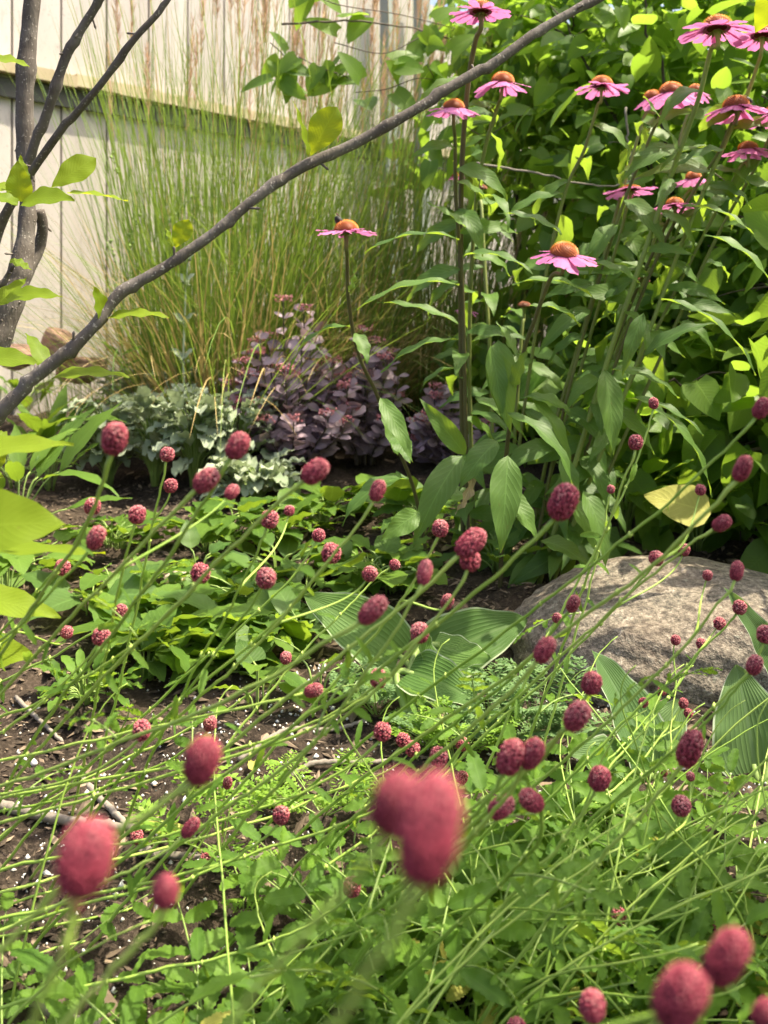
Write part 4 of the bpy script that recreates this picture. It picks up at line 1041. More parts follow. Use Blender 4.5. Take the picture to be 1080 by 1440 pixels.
HAND = [  # stem id, base, tip, Y, width, normal, curl, dY
    (17, (492, 458), (407, 528), 1.75, .036, (-.6, -.2, .8), 1.5, 0), (17, (500, 468), (517, 512), 1.72, .040, (.5, -.8, .3), .5, -.03), (17, (490, 410), (500, 375), 1.77, .026, (.9, -.4, .1), .2, 0), (17, (555, 615), (577, 652), 1.72, .05, (.3, -.9, .3), .6, -.05),
    (17, (535, 560), (580, 650), 1.7, .045, (.2, -.9, .4), .7, -.06), (17, (575, 672), (480, 740), 1.68, .055, (-.5, -.5, .7), 1.3, -.06), (17, (560, 640), (534, 575), 1.78, .035, (.5, -.8, .2), .3, .03), (17, (590, 720), (535, 760), 1.7, .055, (0, -.9, .3), .6, -.03),
    (1, (646, 336), (512, 356), 1.9, .034, (-.1, -.25, .95), .9, -.05), (1, (646, 400), (502, 436), 1.88, .042, (-.1, -.3, .9), .9, -.06), (2, (645, 455), (530, 425), 1.95, .032, UPC, .6, 0), (1, (645, 478), (536, 525), 1.88, .036, (-.2, -.3, .9), 1.0, -.04),
    (2, (655, 320), (600, 285), 2.0, .035, UPC, .4, 0), (1, (650, 360), (750, 385), 1.92, .05, (.1, -.3, .9), 1.0, -.05), (2, (655, 640), (590, 560), 1.95, .055, (-.3, -.8, .5), .5, 0), (1, (650, 640), (580, 770), 1.8, .075, (-.2, -.85, .5), .9, -.08),
    (16, (700, 478), (718, 608), 1.78, .075, (-.25, -.9, .3), .55, -.04), (16, (690, 486), (706, 590), 1.76, .05, (.2, -.9, .25), .4, -.02), (16, (725, 500), (698, 452), 1.78, .040, (.7, -.6, .3), .3, .02), (16, (722, 545), (742, 490), 1.74, .040, (-.7, -.6, .2), .2, -.02),
    (16, (712, 582), (806, 690), 1.72, .050, (.4, -.45, .8), 1.4, -.05), (16, (714, 640), (704, 778), 1.66, .072, (-.05, -.95, .3), .6, -.06), (16, (700, 620), (645, 690), 1.74, .06, (-.3, -.8, .5), .9, -.04), (4, (790, 330), (700, 300), 2.0, .045, UPC, .8, 0),
    (16, (704, 690), (755, 760), 1.72, .06, (.3, -.7, .6), .9, -.04), (4, (745, 560), (800, 668), 1.95, .05, (.5, -.6, .6), 1.2, -.04), (5, (835, 420), (720, 400), 2.0, .05, (0, -.3, .95), 1.0, -.04), (6, (850, 520), (862, 640), 1.85, .065, (.1, -.92, .3), .6, -.05),
    (6, (815, 460), (745, 430), 1.95, .055, (0, -.4, .9), 1.0, -.05), (8, (905, 440), (875, 530), 1.8, .04, (-.3, -.85, .4), .6, -.02), (8, (930, 420), (1064, 528), 1.75, .045, (.35, -.3, .9), 1.0, -.05), (12, (915, 570), (1000, 700), 1.8, .042, (.5, -.4, .75), 1.0, -.04),
    (8, (880, 560), (990, 612), 1.85, .045, (.3, -.3, .9), .8, -.04), (6, (790, 640), (812, 718), 1.85, .045, (.1, -.9, .3), .5, -.03), (12, (820, 690), (852, 798), 1.8, .065, (.35, -.75, .5), .8, -.05), (7, (800, 700), (842, 790), 1.85, .06, (.3, -.7, .5), 1.1, -.04),
    (10, (960, 290), (1060, 330), 1.9, .05, (.2, -.3, .9), .9, -.04), (9, (1020, 210), (950, 235), 1.85, .04, UPC, .8, 0), (12, (990, 330), (1090, 410), 1.85, .05, (.3, -.4, .8), 1.0, -.04), (8, (955, 215), (905, 135), 1.88, .022, (.6, -.6, .2), .3, .02),
    (15, (900, 400), (820, 370), 1.95, .05, UPC, .9, 0), (13, (860, 520), (955, 560), 1.9, .055, (.2, -.4, .9), .9, 0), (14, (800, 580), (730, 560), 1.95, .05, UPC, 1.1, 0), (3, (668, 560), (740, 620), 1.95, .055, (.3, -.5, .8), 1.0, 0),
    (3, (664, 700), (600, 700), 1.9, .06, UPC, .8, 0), (6, (760, 760), (830, 800), 1.85, .06, (.2, -.5, .8), .9, -.04), (9, (905, 500), (1010, 455), 1.9, .045, UPC, .9, 0), (10, (850, 570), (920, 640), 1.9, .06, (.3, -.6, .7), .9, 0)]
for sid, b, tp, Y, w, N, cu, dY in HAND:
    lancing(CONE[sid][0], b, tp, Y, w * .84, N, cu, dY)
wl = mag_leaf((664, 672), (640, 722), 1.72, .022, (.4, -.8, .2), 1.0, .6, -.02, 'dry_leaf', CONE[1][0], 'withered_leaf', 'lance', 12, 5, .006)
wl['label'] = 'withered straw-coloured leaf'

# bees
def bee(px, py, Y, ang, label):
    c = W(px, py, Y)
    t = thing('bee', label, 'bee', c)
    d = np.array((math.cos(ang), .25, math.sin(ang))); d = nrm(d)
    def ell(mb, cc, r, n=14):
        r = (r[0] * 1.4, r[1] * 1.4); cc = c + (cc - c) * 1.4
        a = np.linspace(0, 2 * PI, n, endpoint=False); b = np.linspace(-PI / 2, PI / 2, n)
        A, B = np.meshgrid(a, b, indexing='ij')
        e1 = nrm(np.cross(d, (0, 1, .2))); e2 = np.cross(d, e1)
        V = cc + (np.cos(B) * np.cos(A))[..., None] * e1 * r[1] + (np.cos(B) * np.sin(A))[..., None] * e2 * r[1] + np.sin(B)[..., None] * d * r[0]
        i, j = np.meshgrid(np.arange(n), np.arange(n - 1), indexing='ij'); i2 = (i + 1) % n
        mb.add(V.reshape(-1, 3), np.stack([i * n + j, i2 * n + j, i2 * n + j + 1, i * n + j + 1], -1).reshape(-1, 4), None, np.repeat(rng.uniform(0, 1, n), n))
    mb = MB(); ell(mb, c, (.0075, .0048)); ell(mb, c + d * .0105, (.0034, .0032))
    for s in (-1, 1):
        for k in (-.004, .0, .004):
            a = c + d * k - np.array((0, 0, .003)); e1 = nrm(np.cross(d, (0, 0, 1)))
            tube(mb, spline([a, a + e1 * s * .006 - (0, 0, .003), a + e1 * s * .007 - (0, 0, .009)], 6), .0005, 4)
    mb.build('body', M['bee_dark'], t)
    mb = MB(); ell(mb, c + d * .0055 + (0, 0, .0006), (.0042, .0050)); mb.build('thorax', M['bee_fuzz'], t)
    for s in (-1, 1):
        w = MB(); leaves(w, c + d * .004 + (0, 0, .0045), -d + np.cross(d, (0, 0, 1)) * s * .6 + (0, 0, .15), (0, 0, 1), .018, .0066, 'obov', 6, 3, .1, .05); w.build('wing', M['bee_wing'], t)
bee(477, 311, 1.75, -.9, 'dark bee climbing the cap of the lone coneflower')
bee(1051, 141, 1.95, 2.6, 'dark bee on the coneflower cap near the picture edge')

# ------------------------------------------------------------------ great burnet: flower heads
def head_src(nf, seed, buds=0.0):
    """unit head: width 1, height 1 (scaled later), made of small four-lobed cups"""
    q = np.random.default_rng(seed)
    mb = MB()
    k = np.arange(nf) + .5
    z = 1 - 2 * k / nf; th = k * 2.39996
    r = np.sqrt(1 - z * z)
    d = np.stack([r * np.cos(th), r * np.sin(th), z], -1)
    rb = 1.75 / math.sqrt(nf)
    lat = np.array([0.0, .55, 1.1, 1.5]); na = 8
    for dd in d:
        s = nrm(np.cross(dd, (.21, .33, .92) if abs(dd[2]) < .9 else (1, 0, 0))); s2 = np.cross(dd, s)
        dd = nrm(dd + q.normal(0, .05, 3))
        a = np.linspace(0, 2 * PI, na, endpoint=False) + q.uniform(0, 1.5)
        sc = rb * q.uniform(.80, 1.08); out = .405 * q.uniform(.955, 1.035) * (1 + .10 * (1 - dd[2] ** 2) * abs(dd[2]) * 2)
        V = [dd * (out + .34 * sc)]; va = [q.uniform(.0, .35)]
        for e, h, lo in ((.40, .66, .12), (.84, .50, .22), (.80, 0.0, .0)):
            rad = sc * .5 * e * (1 + lo * np.cos(4 * a))
            for x_, y_ in zip(np.cos(a) * rad, np.sin(a) * rad):
                V.append(dd * (out + h * sc * .9) + s * x_ + s2 * y_)
            va += list(np.full(na, {.40: q.uniform(.45, .8), .84: q.uniform(.5, 1.0) if lo else 0, .80: .0}[e]))
        F3 = [(0, 1 + i, 1 + (i + 1) % na) for i in range(na)]
        F4 = [(1 + rg * na + i, 1 + (rg + 1) * na + i, 1 + (rg + 1) * na + (i + 1) % na, 1 + rg * na + (i + 1) % na) for rg in range(2) for i in range(na)]
        mb.add(V, [np.array(F3), np.array(F4)], None, va)
    n = 14
    a = np.linspace(0, 2 * PI, n, endpoint=False); b = np.linspace(-PI / 2, PI / 2, n)
    A, B = np.meshgrid(a, b, indexing='ij')
    V = np.stack([np.cos(B) * np.cos(A), np.cos(B) * np.sin(A), np.sin(B)], -1) * .42
    i, j = np.meshgrid(np.arange(n), np.arange(n - 1), indexing='ij'); i2 = (i + 1) % n
    mb.add(V.reshape(-1, 3), np.stack([i * n + j, i2 * n + j, i2 * n + j + 1, i * n + j + 1], -1).reshape(-1, 4), None, .05)
    k_ = .84 if nf > 400 else q.uniform(.92, 1.18)                # heads differ in age; the open upper florets are paler
    mb.var = [np.clip(v_ * (k_ + .22 * float(np.clip(c_[:, 2].mean() / .4, -1, 1)) + q.normal(0, .06)), 0, 1) for v_, c_ in zip(mb.var, mb.v)]
    return mb
def src_obj(mb, name, mat):
    o = mb.build(name, mat)
    COL.objects.unlink(o)
    return o
HEADS = {'near': [src_obj(head_src(520, 9), 'flower_head', M['floret'])], 'oval': [src_obj(head_src(n_, s_), 'flower_head', M['floret']) for n_, s_ in ((330, 1), (290, 2), (370, 3))],
         'round': [src_obj(head_src(n_, s_), 'flower_head', M['floret']) for n_, s_ in ((190, 4), (160, 5), (120, 6))]}
# serrated pinnate leaf
def pinnate(seed, L, npair, lsize):
    q = np.random.default_rng(seed)
    mb = MB()
    curl = q.uniform(.3, 1.1); e = q.uniform(.5, 1.15)
    side = q.normal(0, .12)
    t = np.linspace(0, 1, 16)
    th = e - curl * t
    P = np.stack([side * L * t ** 2, np.cumsum(np.cos(th)) * L / 16, np.cumsum(np.sin(th)) * L / 16], -1)
    tube(mb, P, np.linspace(.0016, .0008, 16), 5, .7, 1)
    for k in range(npair):
        f = .30 + .62 * k / max(npair - 1, 1)
        p = P[int(f * 15)]; d = nrm(P[min(int(f * 15) + 1, 15)] - P[int(f * 15) - 1])
        s = nrm(np.cross(d, (0, 0, 1))); up = np.cross(s, d)
        l = lsize * (0.62 + .5 * math.sin(PI * (.25 + .6 * f)))
        for sg in (-1, 1):
            dd = nrm(s * sg + d * .45 + up * q.uniform(-.2, .4) + q.normal(0, .12, 3))
            leaves(mb, p, dd, up + q.normal(0, .25, 3), l * q.uniform(.85, 1.1), l * q.uniform(.34, .45), 'oblong', 20, 5, q.uniform(.1, .7), q.uniform(.1, .4), .0012, serr=.20, var=q.uniform(0, 1))
    d = nrm(P[-1] - P[-3])
    leaves(mb, P[-1], d, (0, -.3, 1), lsize, lsize * .42, 'oblong', 20, 5, .4, .25, .001, serr=.20, var=q.uniform(0, 1))
    return mb
PIN = [src_obj(pinnate(300 + k, .20 + .02 * (k % 3), 3 + k % 3, .044 + .004 * (k % 4)), 'leaf', [M['burnet_leaf'], M['green_stem']]) for k in range(8)]
PIN_Y = [src_obj(pinnate(340 + k, .17, 4, .042), 'leaf', [M['yellow_leaf'], M['green_stem']]) for k in range(2)]
PIN_S = [src_obj(pinnate(320 + k, .11, 3, .030), 'leaf', [M['burnet_leaf'], M['green_stem']]) for k in range(4)]

# heads: id -> px, py, width px, length px, tilt (deg, + leans to the picture's right side), Y or None
HD = {1: (161, 617, 43, 50, 12), 2: (235, 639, 21, 22, 10), 3: (334, 627, 36, 43, 30), 4: (290, 675, 36, 43, 48), 5: (240, 683, 20, 21, 5), 6: (326, 692, 22, 25, 40), 7: (130, 712, 24, 25, 10), 8: (193, 724, 25, 28, 10),
      9: (443, 663, 36, 44, 52), 10: (531, 690, 25, 33, 22), 11: (407, 718, 16, 16, 10), 12: (919, 567, 15, 17, 0), 13: (894, 622, 21, 23, 5), 14: (859, 688, 12, 13, 5), 15: (792, 706, 45, 58, 25), 16: (985, 689, 15, 16, 15),
      17: (1071, 574, 26, 34, 28), 18: (1044, 659, 27, 42, 18), 19: (135, 756, 29, 36, 25), 20: (88, 798, 22, 23, 10), 21: (282, 806, 28, 28, 20), 22: (170, 859, 19, 20, 40), 23: (94, 889, 18, 18, 10), 24: (142, 895, 26, 26, 20),
      25: (199, 1027, 28, 28, 10), 26: (295, 1017, 22, 23, 5), 27: (284, 1070, 60, 74, 18), 28: (379, 730, 26, 27, 20), 29: (448, 753, 19, 20, 20), 30: (466, 778, 28, 29, 20), 31: (374, 813, 30, 30, 20), 32: (520, 807, 22, 23, 30),
      33: (555, 794, 16, 16, 60), 34: (597, 805, 26, 39, 18), 35: (619, 743, 24, 26, 10), 36: (662, 764, 38, 52, 48), 37: (661, 788, 30, 31, 20), 38: (524, 858, 33, 52, 46), 39: (629, 846, 21, 24, 20), 40: (590, 890, 29, 30, 0),
      41: (402, 925, 18, 19, 10), 42: (532, 954, 26, 27, 10), 43: (441, 971, 22, 29, 72), 44: (538, 1029, 25, 26, 15), 45: (567, 1041, 20, 20, 20), 46: (580, 1053, 20, 22, 40), 47: (617, 1064, 26, 26, 10), 48: (650, 1046, 19, 20, 10),
      49: (718, 1065, 42, 54, 22), 50: (748, 1060, 36, 50, 25), 51: (923, 785, 22, 22, 20), 52: (962, 773, 17, 18, 20), 53: (995, 809, 14, 16, 15), 54: (1015, 736, 24, 31, 48), 55: (1036, 803, 23, 30, 22), 56: (806, 849, 21, 28, 20),
      57: (783, 869, 14, 15, 30), 58: (766, 914, 30, 42, 32), 59: (1040, 854, 20, 21, 20), 60: (1012, 877, 17, 18, 30), 61: (1076, 892, 25, 27, 15), 62: (1061, 935, 25, 30, 25), 63: (950, 900, 14, 15, 20), 64: (986, 905, 14, 15, 10),
      65: (931, 971, 13, 14, 20), 66: (905, 988, 14, 14, 60), 67: (961, 989, 13, 15, 20), 68: (968, 1003, 13, 13, 20), 69: (832, 961, 33, 34, 20), 70: (811, 1007, 38, 50, 32), 71: (970, 1053, 38, 61, 15), 72: (120, 1207, 92, 108, 10),
      73: (105, 1272, 24, 28, 0), 74: (232, 1254, 48, 48, 5), 75: (192, 1176, 19, 20, 5), 76: (268, 1164, 23, 33, 45), 77: (290, 1209, 18, 19, 10), 78: (320, 1101, 16, 19, 10), 79: (395, 1146, 25, 26, 10), 80: (485, 1164, 14, 14, 0),
      81: (437, 1208, 14, 14, 0), 82: (385, 1232, 14, 14, 0), 83: (604, 1165, 108, 158, 14), 84: (556, 1130, 82, 96, 20), 85: (495, 1247, 27, 28, 5), 86: (650, 1093, 17, 18, 10), 87: (705, 1135, 33, 42, 60), 88: (747, 1126, 34, 42, -50),
      89: (843, 1095, 36, 36, 20), 90: (958, 1133, 28, 29, 10), 91: (971, 1092, 13, 13, 0), 92: (870, 1288, 23, 24, 10), 93: (997, 1302, 22, 23, 10), 94: (675, 1378, 17, 17, 0), 95: (833, 1415, 42, 42, 10), 96: (957, 1402, 80, 100, 32),
      97: (1022, 1346, 62, 92, 34), 98: (1078, 1428, 46, 50, 30), 99: (933, 1085, 13, 13, 0), 100: (726, 1450, 34, 36, 10)}
YOV = {72: .29, 73: .34, 74: .42, 27: .42, 83: .22, 84: .255, 96: .34, 97: .37, 98: .42, 15: .80, 36: .82, 37: .84, 95: .62, 48: 1.2, 89: .85, 71: .8}
def head_Y(i):
    x, y, w, l, tl = HD[i]
    if i in YOV: return YOV[i]
    real = (15.5 + 0.30 * max(l - 16, 0)) / 1000.0           # smaller heads are also younger
    return float(np.clip(FPX * real / l, .72, 1.32))

BN = 'great burnet flower stalks'
def burnet(main, sides, label, root=None, att=(.82, .7, .6), bow=.03, nl=1, lead=None):
    q = np.random.default_rng(500 + main)
    x, y, w, l, tl = HD[main]
    Y = head_Y(main)
    if root is None:
        dy = max(430.0, 1270.0 - y) + q.uniform(-40, 90)
        dx = -dy * q.uniform(.78, 1.12)
        rt = G(x + dx, y + dy)
    elif len(root) == 3: 
        rt = W(root[0], root[1], root[2]); rt[2] = .12 * root[2]
    else: rt = G(*root)
    t = thing('burnet_flower', label, 'burnet flower', rt, BN)
    def put_head(i, Yh):
        x_, y_, w_, l_, tl_ = HD[i]
        c = W(x_, y_, Yh); a = math.radians(tl_)
        dep = q.normal(0, .25)
        ax = nrm((math.sin(a), dep, math.cos(a)))
        kind = 'oval' if l_ > 1.12 * w_ or l_ > 32 else 'round'
        if l_ < 19: kind = 'round'
        src = HEADS[kind][q.integers(3)]
        if w_ > 44 and i != 15: src = HEADS['near'][0]; kind = 'oval' if l_ > 1.1 * w_ else kind
        rot = Vector(ax).to_track_quat('Z', 'Y').to_euler()
        s = Yh / FPX
        lw = 1.10 if kind == 'oval' else 1.0
        o = inst(src, 'flower_head', t, c, rot, (w_ * s / lw * q.uniform(.94, 1.03), w_ * s / lw, l_ * s * (lw * .97 if kind == 'oval' else 1)))
        return c - ax * l_ * s * .44, ax
    b, ax = put_head(main, Y)
    D = np.linalg.norm(b - rt)
    P = bez(rt - (0, 0, .01), rt + (b - rt) * .35 + (0, 0, bow * D + .02), b - nrm(ax * .55 + nrm(b - rt) * .6) * D * .22, b, 48)
    r0 = 2.0 if l > 40 else 1.55
    if lead:
        P = bez(rt, rt + (0, 0, .25) + (b - rt) * .2, W(x + lead[0], y + lead[1], Y + lead[2]), b, 48)
    wob = np.cumsum(q.normal(0, .0008, (48, 3)), 0); wob -= np.linspace(0, 1, 48)[:, None] * wob[-1]
    P = P + wob
    st = MB(); tube(st, P, min(1, .45 + Y) * np.linspace(.0020, .001 * r0 * .75, 48) * (1 + .25 * (np.arange(48) > 45)), 7, q.uniform(.05, .75))
    for f in (.45, .63, .78) if Y > .6 else ():                                    # swollen joints
        k = int(f * 47); pebbles(st, P[k:k + 1], np.array([.0032]), np.array([(1, 1, 1.3)]), np.array([.9]))
    for k_, (i, f) in enumerate(zip(sides, att)):
        Yi = Y + (head_Y(i) - Y) * .5
        b2, ax2 = put_head(i, Yi)
        a = P[int(f * 47)]
        d2 = np.linalg.norm(b2 - a)
        tg = nrm(P[min(int(f * 47) + 2, 47)] - P[int(f * 47) - 1])
        Q = bez(a, a + tg * d2 * .2, b2 - ax2 * d2 * .3, b2, 20)
        tube(st, Q, np.linspace(.0013, .0009, 20), 6, q.uniform(.1, .7))
    st.build('stem', M['stem'], t)
    for _ in range(nl if nl > 1 or q.uniform() < .5 else 0):
        k = q.integers(8, 32); a = q.uniform(0, 6.28)
        inst(PIN_S[q.integers(4)], 'leaf', t, P[k], (q.normal(0, .3), q.normal(0, .3), a), [q.uniform(.5, .95)] * 3)
    for k in q.choice(np.arange(10, 40), 5 if Y > .6 else 0, replace=False):      # narrow toothed leaves at the joints
        lf = MB(); d = nrm(P[k + 1] - P[k] + q.normal(0, .6, 3)); l_ = q.uniform(.010, .034)
        leaves(lf, P[k], d, (0, -.5, .9) + q.normal(0, .3, 3), l_, l_ * q.uniform(.2, .32), 'oblong', 10, 3, q.uniform(.2, 1.0), .3, serr=.2); lf.build('bract', M['burnet_leaf'], t)
    return t
B = burnet
B(1, [], 'stalk with plump crimson head before the lamb\'s ear beside a pointed magnolia leaf', (-130, 1130))
B(2, [5], 'slim stalk with two small round red heads, one above the other, before lamb\'s ear', (120, 1180))
B(3, [], 'stalk with oval crimson head at the stonecrop end of the lamb\'s ear', (-40, 1200))
B(4, [6], 'stalk with plump leaning head and a small round side head below the lamb\'s ear', (-150, 1180))
B(7, [], 'stalk with small round red head at the tip of the biggest magnolia leaf', (-250, 1160))
B(8, [], 'stalk with round red head over bare soil, just beyond the biggest magnolia leaf tip', (100, 1150))
B(19, [], 'stalk with red head touching the thin lower magnolia leaf', (-330, 1080))
B(20, [23], 'faint stalk with two small dim red heads amid yellow-green magnolia leaves', (-330, 1180))
B(9, [], 'stalk with plump oval head leaning over dark soil below the purple stonecrop', (-60, 1210))
B(10, [], 'stalk with oval dark red head between stonecrop and hanging coneflower leaf', (40, 1230))
B(28, [11], 'stalk with round red head and tiny dark bud under the stonecrop', (150, 1230))
B(29, [], 'stalk with small dark red head just above a rounder brighter head', (-20, 1240))
B(30, [32], 'stalk with round red head plus a smaller one nearer the hosta', (-80, 1250))
B(31, [], 'stalk with round crimson head above pale leaf undersides', (60, 1260))
B(21, [], 'stalk with round crimson head beside the flat pale stone', (-240, 1140))
B(22, [], 'straight pale stalk ending in one small red head above the weed rosette', (-260, 1110))
B(24, [], 'stalk with round knobbly red head right above the weed rosette', (-200, 1200))
B(33, [], 'thin stalk with tiny red head in the shade beneath the coneflower stems', (180, 1240))
B(34, [], 'stalk with slim upright cone-shaped head above the hosta', (230, 1290))
B(35, [39], 'stalk with round head under a drooping coneflower leaf and a smaller speckled one', (210, 1270))
B(36, [], 'stalk with curved plump head near the dark coneflower foot', (60, 1300))
B(37, [], 'stalk with round head overlapping the curved plump head', (120, 1330))
B(15, [], 'thick stalk with largest sharp oval head below the coneflower leaves', (40, 1330), nl=2)
B(38, [], 'stalk with long slanting head lying over the pale hosta leaf', (-250, 1230))
B(40, [], 'stalk with round crimson head at the meeting of the hosta leaves', (-260, 1260))
B(41, [], 'stalk with small round head in front of the violets with pale undersides', (-30, 1190))
B(42, [], 'stalk with round head in front of the hosta stalks', (-420, 1240))
B(43, [], 'stalk with sideways lying head over the soil below the hosta', (-560, 1230))
B(25, [], 'stalk with round crimson head over bare speckled soil', (-560, 1230))
B(26, [], 'stalk with small round head touching the top of a bigger blurred head', (-620, 1290))
B(27, [], 'blurred stalk with big egg-shaped head hanging over the speckled soil', (-500, 1500, .55), nl=0, lead=(-130, 130, .03))
B(72, [73], 'blurred stalk with huge rosy head in front of the thick grey twig', (-250, 1700, .40), nl=0, lead=(-30, 160, .01))
B(74, [], 'blurred stalk with round rosy head above serrated leaves', (-300, 1600, .52), nl=0, lead=(-60, 120, .02))
B(75, [], 'stalk with tiny red head beside the curled yellow leaf', (-420, 1400))
B(76, [], 'stalk with slanting dark head beside the ferny seedling', (-300, 1480))
B(77, [78], 'stalk with two small red heads around the straight grey twig', (-500, 1440))
B(79, [], 'stalk with dark red head on the soil beside white perlite', (-350, 1420))
B(80, [81, 82], 'stalk with three tiny red buds among feathery seedlings', (-300, 1460))
B(44, [], 'stalk with round head over dark soil just under the hosta', (-300, 1330))
B(45, [46], 'stalk with two touching small red heads over dark soil', (-420, 1400))
B(47, [], 'stalk with round head just above the double blurred head', (-280, 1400))
B(48, [86], 'stalk with two small heads among feathery foliage below the hosta', (220, 1420))
B(83, [], 'very near blurred stalk with the biggest, longest rosy head', (-300, 1560, .36), nl=0, lead=(-170, 250, .03))
B(84, [], 'very near blurred stalk with wide head tucked behind the biggest one', (-400, 1560, .40), nl=0, lead=(-110, 230, .03))
B(85, [], 'stalk with small round red head below the biggest blurred heads', (-200, 1480))
B(12, [], 'very thin straight stalk with tiny head among the slanting coneflower stems', (640, 1180))
B(13, [], 'upright stalk with small round head above the boulder\'s near shoulder', (700, 1180))
B(14, [], 'upright stalk with the tiniest head just above the boulder', (730, 1180))
B(17, [], 'long stalk with oval head at the picture edge among sunny shrub leaves', (330, 1200))
B(18, [16], 'long stalk with tall oval head and a tiny one beside the yellow shrub leaf', (360, 1230))
B(54, [], 'stalk with leaning oval head at the sunny leaves behind the boulder', (480, 1240))
B(51, [52], 'stalk with two round heads silhouetted on the boulder crest', (500, 1230))
B(55, [53], 'stalk with oval head and a tiny one over the boulder\'s upper face', (590, 1270))
B(56, [57], 'stalk with small oval head and tiny bud over the boulder\'s shoulder', (420, 1240))
B(58, [], 'stalk with knobbly oval head at the boulder\'s shaded side', (370, 1270))
B(59, [60], 'stalk with two small round heads low on the boulder face near the edge', (620, 1290))
B(61, [], 'stalk with dark head cut by the picture edge beside the boulder', (680, 1330))
B(62, [], 'stalk with dark head above the edge hosta', (640, 1340))
B(64, [63], 'stalk with two tiny dim heads against the lower boulder face', (700, 1300))
B(65, [66], 'stalk with two tiny dark heads between the boulder and blue hosta', (620, 1310))
B(67, [68], 'stalk with two tiny pinkish heads over the blue hosta\'s tip', (650, 1320))
B(69, [], 'stalk with round ruby head in front of the boulder\'s base', (420, 1370), nl=2)
B(70, [], 'stalk with big slanting oval head between ruby head and twin heads', (430, 1400), nl=2)
B(49, [], 'stalk with plump oval head, front one of the twin heads', (380, 1440), nl=2)
B(50, [], 'stalk with ribbed oval head, rear one of the twin heads', (470, 1400), nl=2)
B(71, [], 'stalk with the tallest oval head beside the blue-green hostas', (640, 1480), nl=2)
B(87, [], 'stalk with sideways plump head below the twin heads', (420, 1460), nl=2)
B(88, [], 'stalk with knobbly head tilted back against its sideways neighbour', (500, 1460), nl=2)
B(89, [], 'stalk with round ruby head above thick serrated leaves', (560, 1480), nl=2)
B(90, [91], 'stalk with round red head and a tiny bud above it over serrated leaves', (660, 1460), nl=2)
B(99, [], 'thin stalk with one tiny bud below the tallest oval head', (640, 1420))
B(92, [], 'stalk with round dull head amid the densest serrated leaves', (820, 1560), nl=0)
B(93, [], 'stalk with round red head just above the blurred pair at the corner', (800, 1520))
B(94, [], 'short stalk with tiny pinkish bud low among serrated leaves', (560, 1520))
B(95, [], 'stalk with round blurred head at the bottom edge beside the corner pair', (300, 1800, .7), nl=0, lead=(-100, 120, .03))
B(100, [], 'stalk with head mostly below the bottom edge', (560, 1800, .8), nl=0)
B(96, [], 'blurred stalk with large head, lower one of the corner pair', (100, 1700, .6), nl=0, lead=(-160, 190, .06))
B(97, [], 'blurred stalk with large head, upper one of the corner pair', (100, 1700, .66), nl=0, lead=(-170, 200, .06))
B(98, [], 'blurred stalk with head cut by the bottom corner', (300, 1700, .66), nl=0, lead=(-120, 140, .06))

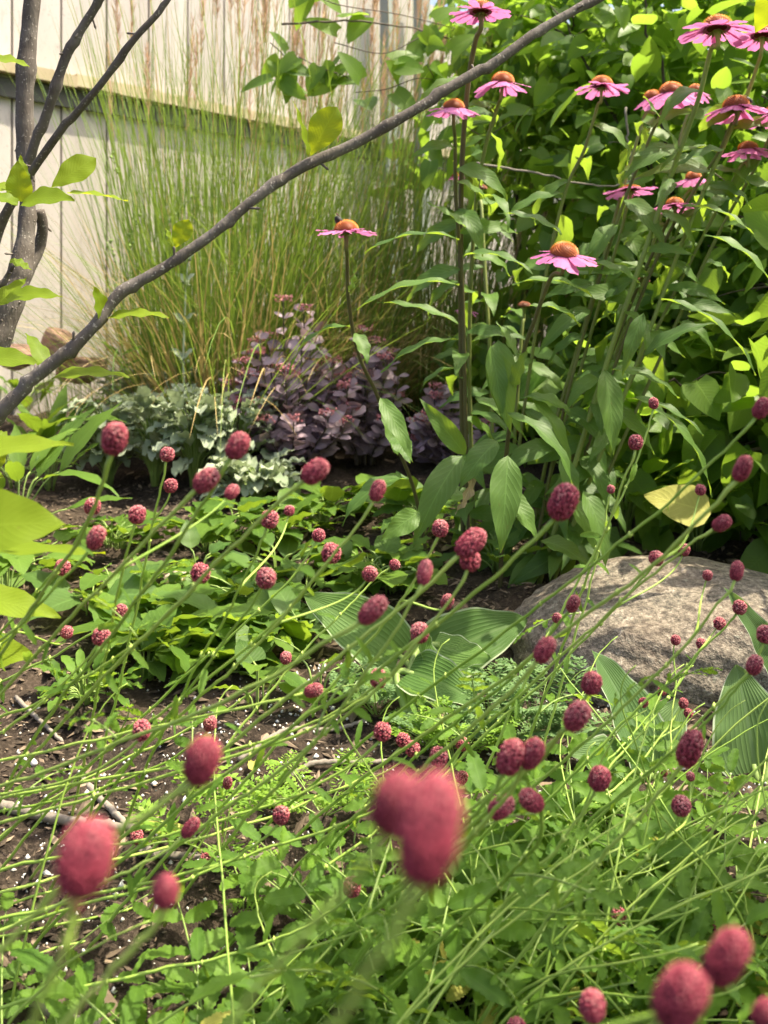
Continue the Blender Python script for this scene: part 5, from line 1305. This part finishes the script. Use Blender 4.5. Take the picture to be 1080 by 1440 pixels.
# ------------------------------------------------------------------ great burnet: leafy clumps and leaning stems
CG = 'leafy burnet clumps'
def clump(px, py, n, rad, label, seed, sc=1.0, stems=10):
    q = np.random.default_rng(seed)
    g = G(px, py)
    t = thing('burnet_clump', label, 'burnet plant', g, CG)
    for i in range(int(n * .85)):
        a = q.uniform(0, 6.28); r = rad * math.sqrt(q.uniform())
        x, y = g[0] + r * math.cos(a), g[1] + r * math.sin(a) * .8
        rot = (q.normal(0, .15), q.normal(0, .15), math.atan2(-math.cos(a), math.sin(a)) + q.normal(0, .9))
        s = sc * q.uniform(.75, 1.25)
        inst(PIN_Y[q.integers(2)] if q.uniform() < .04 else PIN[q.integers(8)], 'leaf', t, (x, y, float(ground_at(x, y)) - .005), rot, (s, s, s))
    st = MB()
    for i in range(stems // 2):                                       # leaning pale stems that carry no head here
        a = q.uniform(0, 6.28); r = rad * q.uniform()
        b = np.array((g[0] + r * math.cos(a), g[1] + r * math.sin(a), g[2] - .01))
        h = q.uniform(.14, .34)
        tip = b + (h * q.uniform(-.5, 1.4), q.normal(0, .12), h)
        P = bez(b, b + (0.03, 0, h * .5), tip - (.06, 0, .03), tip, 20) + np.cumsum(q.normal(0, .0007, (20, 3)), 0)
        tube(st, P, np.linspace(.0017, .0006, 20), 5, q.uniform(.1, .8))
    if stems // 2: st.build('stems', M['stem'], t)
    return t
for k, (px, py, n, rad, sc, ns, lb) in enumerate([
    (60, 1400, 16, .10, .85, 4, 'serrated burnet leaves beneath the huge rosy blurred head'), (190, 1440, 20, .10, .9, 4, 'serrated burnet leaves at the bottom edge below the round blurred head'),
    (330, 1450, 22, .11, .9, 6, 'serrated burnet leaves with a yellowing leaflet, between soil and bottom edge'), (470, 1430, 24, .11, .95, 8, 'dense burnet leaves under the biggest blurred head'),
 (600, 1400, 26, .12, .95, 9, 'dense burnet leaves at the middle of the bottom edge'),
    (590, 1240, 18, .10, .8, 8, 'burnet leaves just behind the biggest blurred head'), (720, 1290, 22, .11, .85, 10, 'burnet leaves below the sideways plump head'),
    (740, 1430, 26, .12, 1.0, 9, 'burnet leaves beside the bottom round blurred head'), (860, 1350, 26, .12, .9, 12, 'thickest burnet leaves around the dull round head'),
    (850, 1210, 22, .11, .8, 12, 'burnet leaves below the round ruby head near the hostas'), (990, 1230, 26, .13, .85, 12, 'burnet leaves in front of the blue-green hostas'),
    (1000, 1400, 26, .12, .95, 9, 'burnet leaves behind the blurred corner pair'), (1090, 1320, 22, .12, .9, 9, 'burnet leaves at the edge above the bottom corner'),
    (760, 1150, 14, .09, .65, 10, 'burnet leaves behind the sideways plump head at the feathery plants'), (-30, 1200, 7, .09, .7, 4, 'burnet leaves at the edge beside the thick grey twig'),
    (930, 1130, 14, .10, .65, 10, 'small burnet leaves at the boulder side of the hostas'), (1090, 1150, 14, .10, .7, 8, 'burnet leaves hugging the edge hosta')]):
    clump(px, py + (225 if px < 560 else 120), n, rad, lb, 700 + k, sc, ns)
